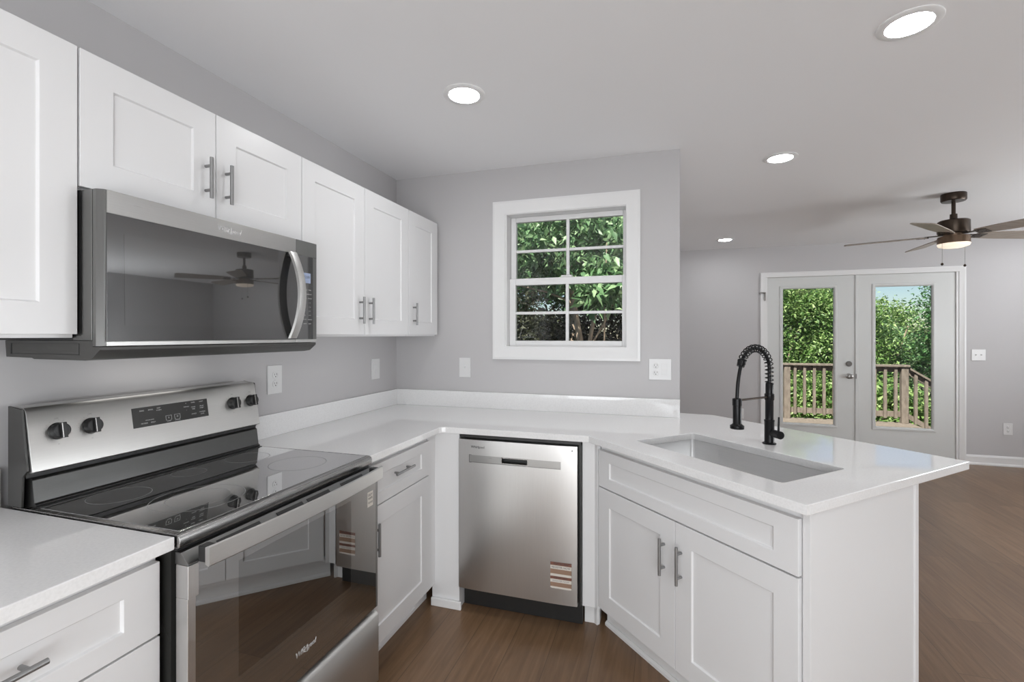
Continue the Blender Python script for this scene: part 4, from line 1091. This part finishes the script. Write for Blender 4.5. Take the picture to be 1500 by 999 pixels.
# ------------------------------------------------------------------ outdoors: trees
def foliage_mesh(name, rng, clumps, per, spread, ls, m, parent, droop=0.3):
    """many small folded leaves round clump centres, as one mesh"""
    cl = np.array(clumps, dtype=float)
    n = len(cl) * per
    base = np.repeat(cl, per, axis=0)
    pos = base + rng.normal(0, 1, (n, 3)) * spread
    d = rng.normal(0, 1, (n, 3)); d[:, 2] = d[:, 2] * 0.6 - droop; d /= np.linalg.norm(d, axis=1)[:, None]
    up = rng.normal(0, 0.6, (n, 3)); up[:, 2] += 1.0
    s = np.cross(d, up); s /= np.linalg.norm(s, axis=1)[:, None] + 1e-9
    nn = np.cross(s, d)
    L = ls * (0.6 + 0.8 * rng.random(n))[:, None]
    Wd = L * 0.21
    v = np.empty((n, 6, 3))
    v[:, 0] = pos
    v[:, 1] = pos + d * L * 0.4 + s * Wd + nn * L * 0.05
    v[:, 2] = pos + d * L * 0.4 - s * Wd + nn * L * 0.05
    v[:, 3] = pos + d * L * 0.4 - nn * L * 0.02
    v[:, 4] = pos + d * L - nn * L * 0.16
    v[:, 5] = pos + d * L * 0.75 - nn * L * 0.06
    quads = np.array([[0, 1, 3, 3], [0, 3, 2, 2]])
    tri = np.array([[0, 3, 1], [0, 2, 3], [1, 3, 4], [3, 2, 4]])
    off = (np.arange(n) * 5)[:, None, None]
    v = v[:, :5]
    faces = (tri[None] + off).reshape(-1, 3)
    me = bpy.data.meshes.new(name)
    me.vertices.add(n * 5); me.vertices.foreach_set('co', v.reshape(-1))
    nf_ = len(faces)
    me.loops.add(nf_ * 3); me.loops.foreach_set('vertex_index', faces.reshape(-1).astype(np.int32))
    me.polygons.add(nf_); me.polygons.foreach_set('loop_start', (np.arange(nf_) * 3).astype(np.int32))
    me.update(calc_edges=True); me.validate()
    me.materials.append(m)
    o = bpy.data.objects.new(name, me); C.objects.link(o); o.parent = parent
    return o

def tree(name, label, base, stems, crown, nclump, per, spread, ls, m, seed, shell=0.55, cat='tree', group=None, droop=0.3):
    """stems: list of poly-lines with (x, y, z, r) relative to the base; crown: (cx, cy, cz, rx, ry, rz) relative to the base"""
    rng = np.random.default_rng(seed)
    t = thing(name, label, cat, base, 0, group)
    for st in stems:
        pts = [p[:3] for p in st]; rr = [p[3] for p in st]
        MB().tube(pts, rr, 9).build('trunk' if st is stems[0] else 'branch', BARK, t, smooth=True)
    cx, cy, cz, rx, ry, rz = crown
    u = rng.normal(0, 1, (nclump, 3)); u /= np.linalg.norm(u, axis=1)[:, None]
    rad = shell + (1 - shell) * rng.random(nclump) ** 0.6
    bump_ = 1 + 0.22 * np.sin(u[:, 0] * 5 + seed) * np.cos(u[:, 2] * 4 + seed * 2)
    cl = np.stack([cx + u[:, 0] * rx * rad * bump_, cy + u[:, 1] * ry * rad * bump_, cz + u[:, 2] * rz * rad * bump_], 1)
    cl = cl[cl[:, 2] > 0.15]
    foliage_mesh('foliage', rng, cl, per, spread, ls, m, t, droop)
    return t
GZ = -1.2
# the wooded strip behind the kitchen window
tree('leafy_tree', 'forked tree with bare trunks right behind the kitchen window', (0.62, 3.05, GZ),
     [[(0.24, 0, 0, 0.060), (0.19, 0, 1.6, 0.052), (0.12, 0, 2.52, 0.040), (0.06, 0, 2.89, 0.034), (0.0, 0.0, 3.19, 0.031), (0.02, 0.1, 3.55, 0.024), (0.0, 0.1, 4.3, 0.012)],
      [(0.19, 0.02, 1.6, 0.046), (0.21, 0.03, 2.3, 0.033), (0.25, 0.05, 2.6, 0.026), (0.32, 0.05, 2.93, 0.022), (0.42, 0.08, 3.25, 0.018), (0.50, 0.1, 3.9, 0.010)],
      [(0.05, 0, 2.92, 0.016), (-0.08, -0.02, 3.04, 0.013), (-0.31, -0.05, 3.13, 0.011), (-0.55, -0.06, 3.19, 0.009), (-0.9, -0.1, 3.30, 0.005)],
      [(0.25, 0.05, 2.45, 0.014), (0.42, 0.1, 2.75, 0.011), (0.58, 0.12, 3.15, 0.007)]],
     (-0.22, 0.1, 3.78, 0.95, 0.75, 0.55), 230, 48, 0.09, 0.105, LEAF_C, 3, 0.15, droop=0.7)
tree('leafy_tree', 'slender sapling with pale drooping leaves at the right side of the kitchen window', (1.12, 2.45, GZ),
     [[(0, 0, 0, 0.018), (-0.03, 0, 1.8, 0.014), (0.0, 0, 2.9, 0.009), (0.02, 0, 3.6, 0.005)]],
     (-0.02, 0.0, 3.16, 0.22, 0.22, 0.26), 34, 24, 0.07, 0.135, LEAF_C, 4, 0.2, droop=0.9)
tree('leafy_tree', 'broad green tree filling the top of the kitchen window behind the bare trunks', (0.1, 5.6, GZ),
     [[(0.1, 0, 0, 0.10), (0.15, 0, 2.0, 0.08), (0.0, 0, 4.0, 0.05)]],
     (-0.4, 0.2, 4.25, 1.75, 0.9, 1.2), 330, 50, 0.15, 0.14, LEAF_B, 5, 0.25)
tree('shady_shrub', 'dark shrub low behind the bare trunks outside the kitchen window', (-0.3, 4.3, GZ),
     [[(0, 0, 0, 0.04), (0.05, 0, 1.2, 0.03), (0.1, 0, 2.0, 0.015)]],
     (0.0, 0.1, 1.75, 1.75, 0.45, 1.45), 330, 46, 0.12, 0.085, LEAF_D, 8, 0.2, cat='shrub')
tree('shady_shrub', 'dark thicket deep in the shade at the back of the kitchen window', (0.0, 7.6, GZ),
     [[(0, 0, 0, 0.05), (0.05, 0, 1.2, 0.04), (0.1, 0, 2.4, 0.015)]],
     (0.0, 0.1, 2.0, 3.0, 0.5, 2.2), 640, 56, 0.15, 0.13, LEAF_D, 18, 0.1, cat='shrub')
tree('leafy_tree', 'tall tree farther left outside the kitchen window', (-3.0, 5.0, GZ),
     [[(0, 0, 0, 0.09), (0.1, 0, 2.2, 0.07), (0.0, 0, 4.4, 0.04)]],
     (0.0, 0, 3.6, 1.2, 1.0, 2.1), 300, 50, 0.16, 0.15, LEAF_B, 11, 0.3)
# the wooded strip beyond the deck
trees = [  # x, y, crown centre z, rx, ry, rz, leaf, seed, label
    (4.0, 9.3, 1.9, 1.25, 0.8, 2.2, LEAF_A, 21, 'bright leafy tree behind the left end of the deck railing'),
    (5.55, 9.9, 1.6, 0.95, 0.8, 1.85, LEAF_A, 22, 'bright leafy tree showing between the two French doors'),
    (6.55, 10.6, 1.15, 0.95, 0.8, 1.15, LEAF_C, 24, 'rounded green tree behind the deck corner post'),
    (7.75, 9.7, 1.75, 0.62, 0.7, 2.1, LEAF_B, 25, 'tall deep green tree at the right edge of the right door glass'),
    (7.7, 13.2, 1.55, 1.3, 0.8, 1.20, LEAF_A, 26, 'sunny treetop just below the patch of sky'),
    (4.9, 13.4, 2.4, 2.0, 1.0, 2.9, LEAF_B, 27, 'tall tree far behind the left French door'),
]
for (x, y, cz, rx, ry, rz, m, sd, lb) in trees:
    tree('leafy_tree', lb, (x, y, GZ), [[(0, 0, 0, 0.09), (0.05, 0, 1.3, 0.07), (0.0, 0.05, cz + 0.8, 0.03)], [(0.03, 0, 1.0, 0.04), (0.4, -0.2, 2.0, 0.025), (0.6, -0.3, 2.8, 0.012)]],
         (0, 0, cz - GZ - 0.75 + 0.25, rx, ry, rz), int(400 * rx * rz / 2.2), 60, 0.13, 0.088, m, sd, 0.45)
for (x, y, sd, lb) in ((3.3, 7.9, 31, 'low bush showing through the pickets at the left'), (4.7, 8.0, 32, 'low bush showing through the middle pickets'), (6.1, 8.1, 33, 'low bush behind the deck corner post and stairs'), (7.5, 8.1, 34, 'low bush beyond the foot of the stairs')):
    tree('green_bush', lb, (x, y, GZ), [[(0, 0, 0, 0.03), (0.05, 0, 0.7, 0.02), (0.1, 0, 1.2, 0.01)]], (0, 0, 0.85, 0.85, 0.5, 0.85), 190, 44, 0.10, 0.11, LEAF_A, sd, 0.4, cat='shrub')
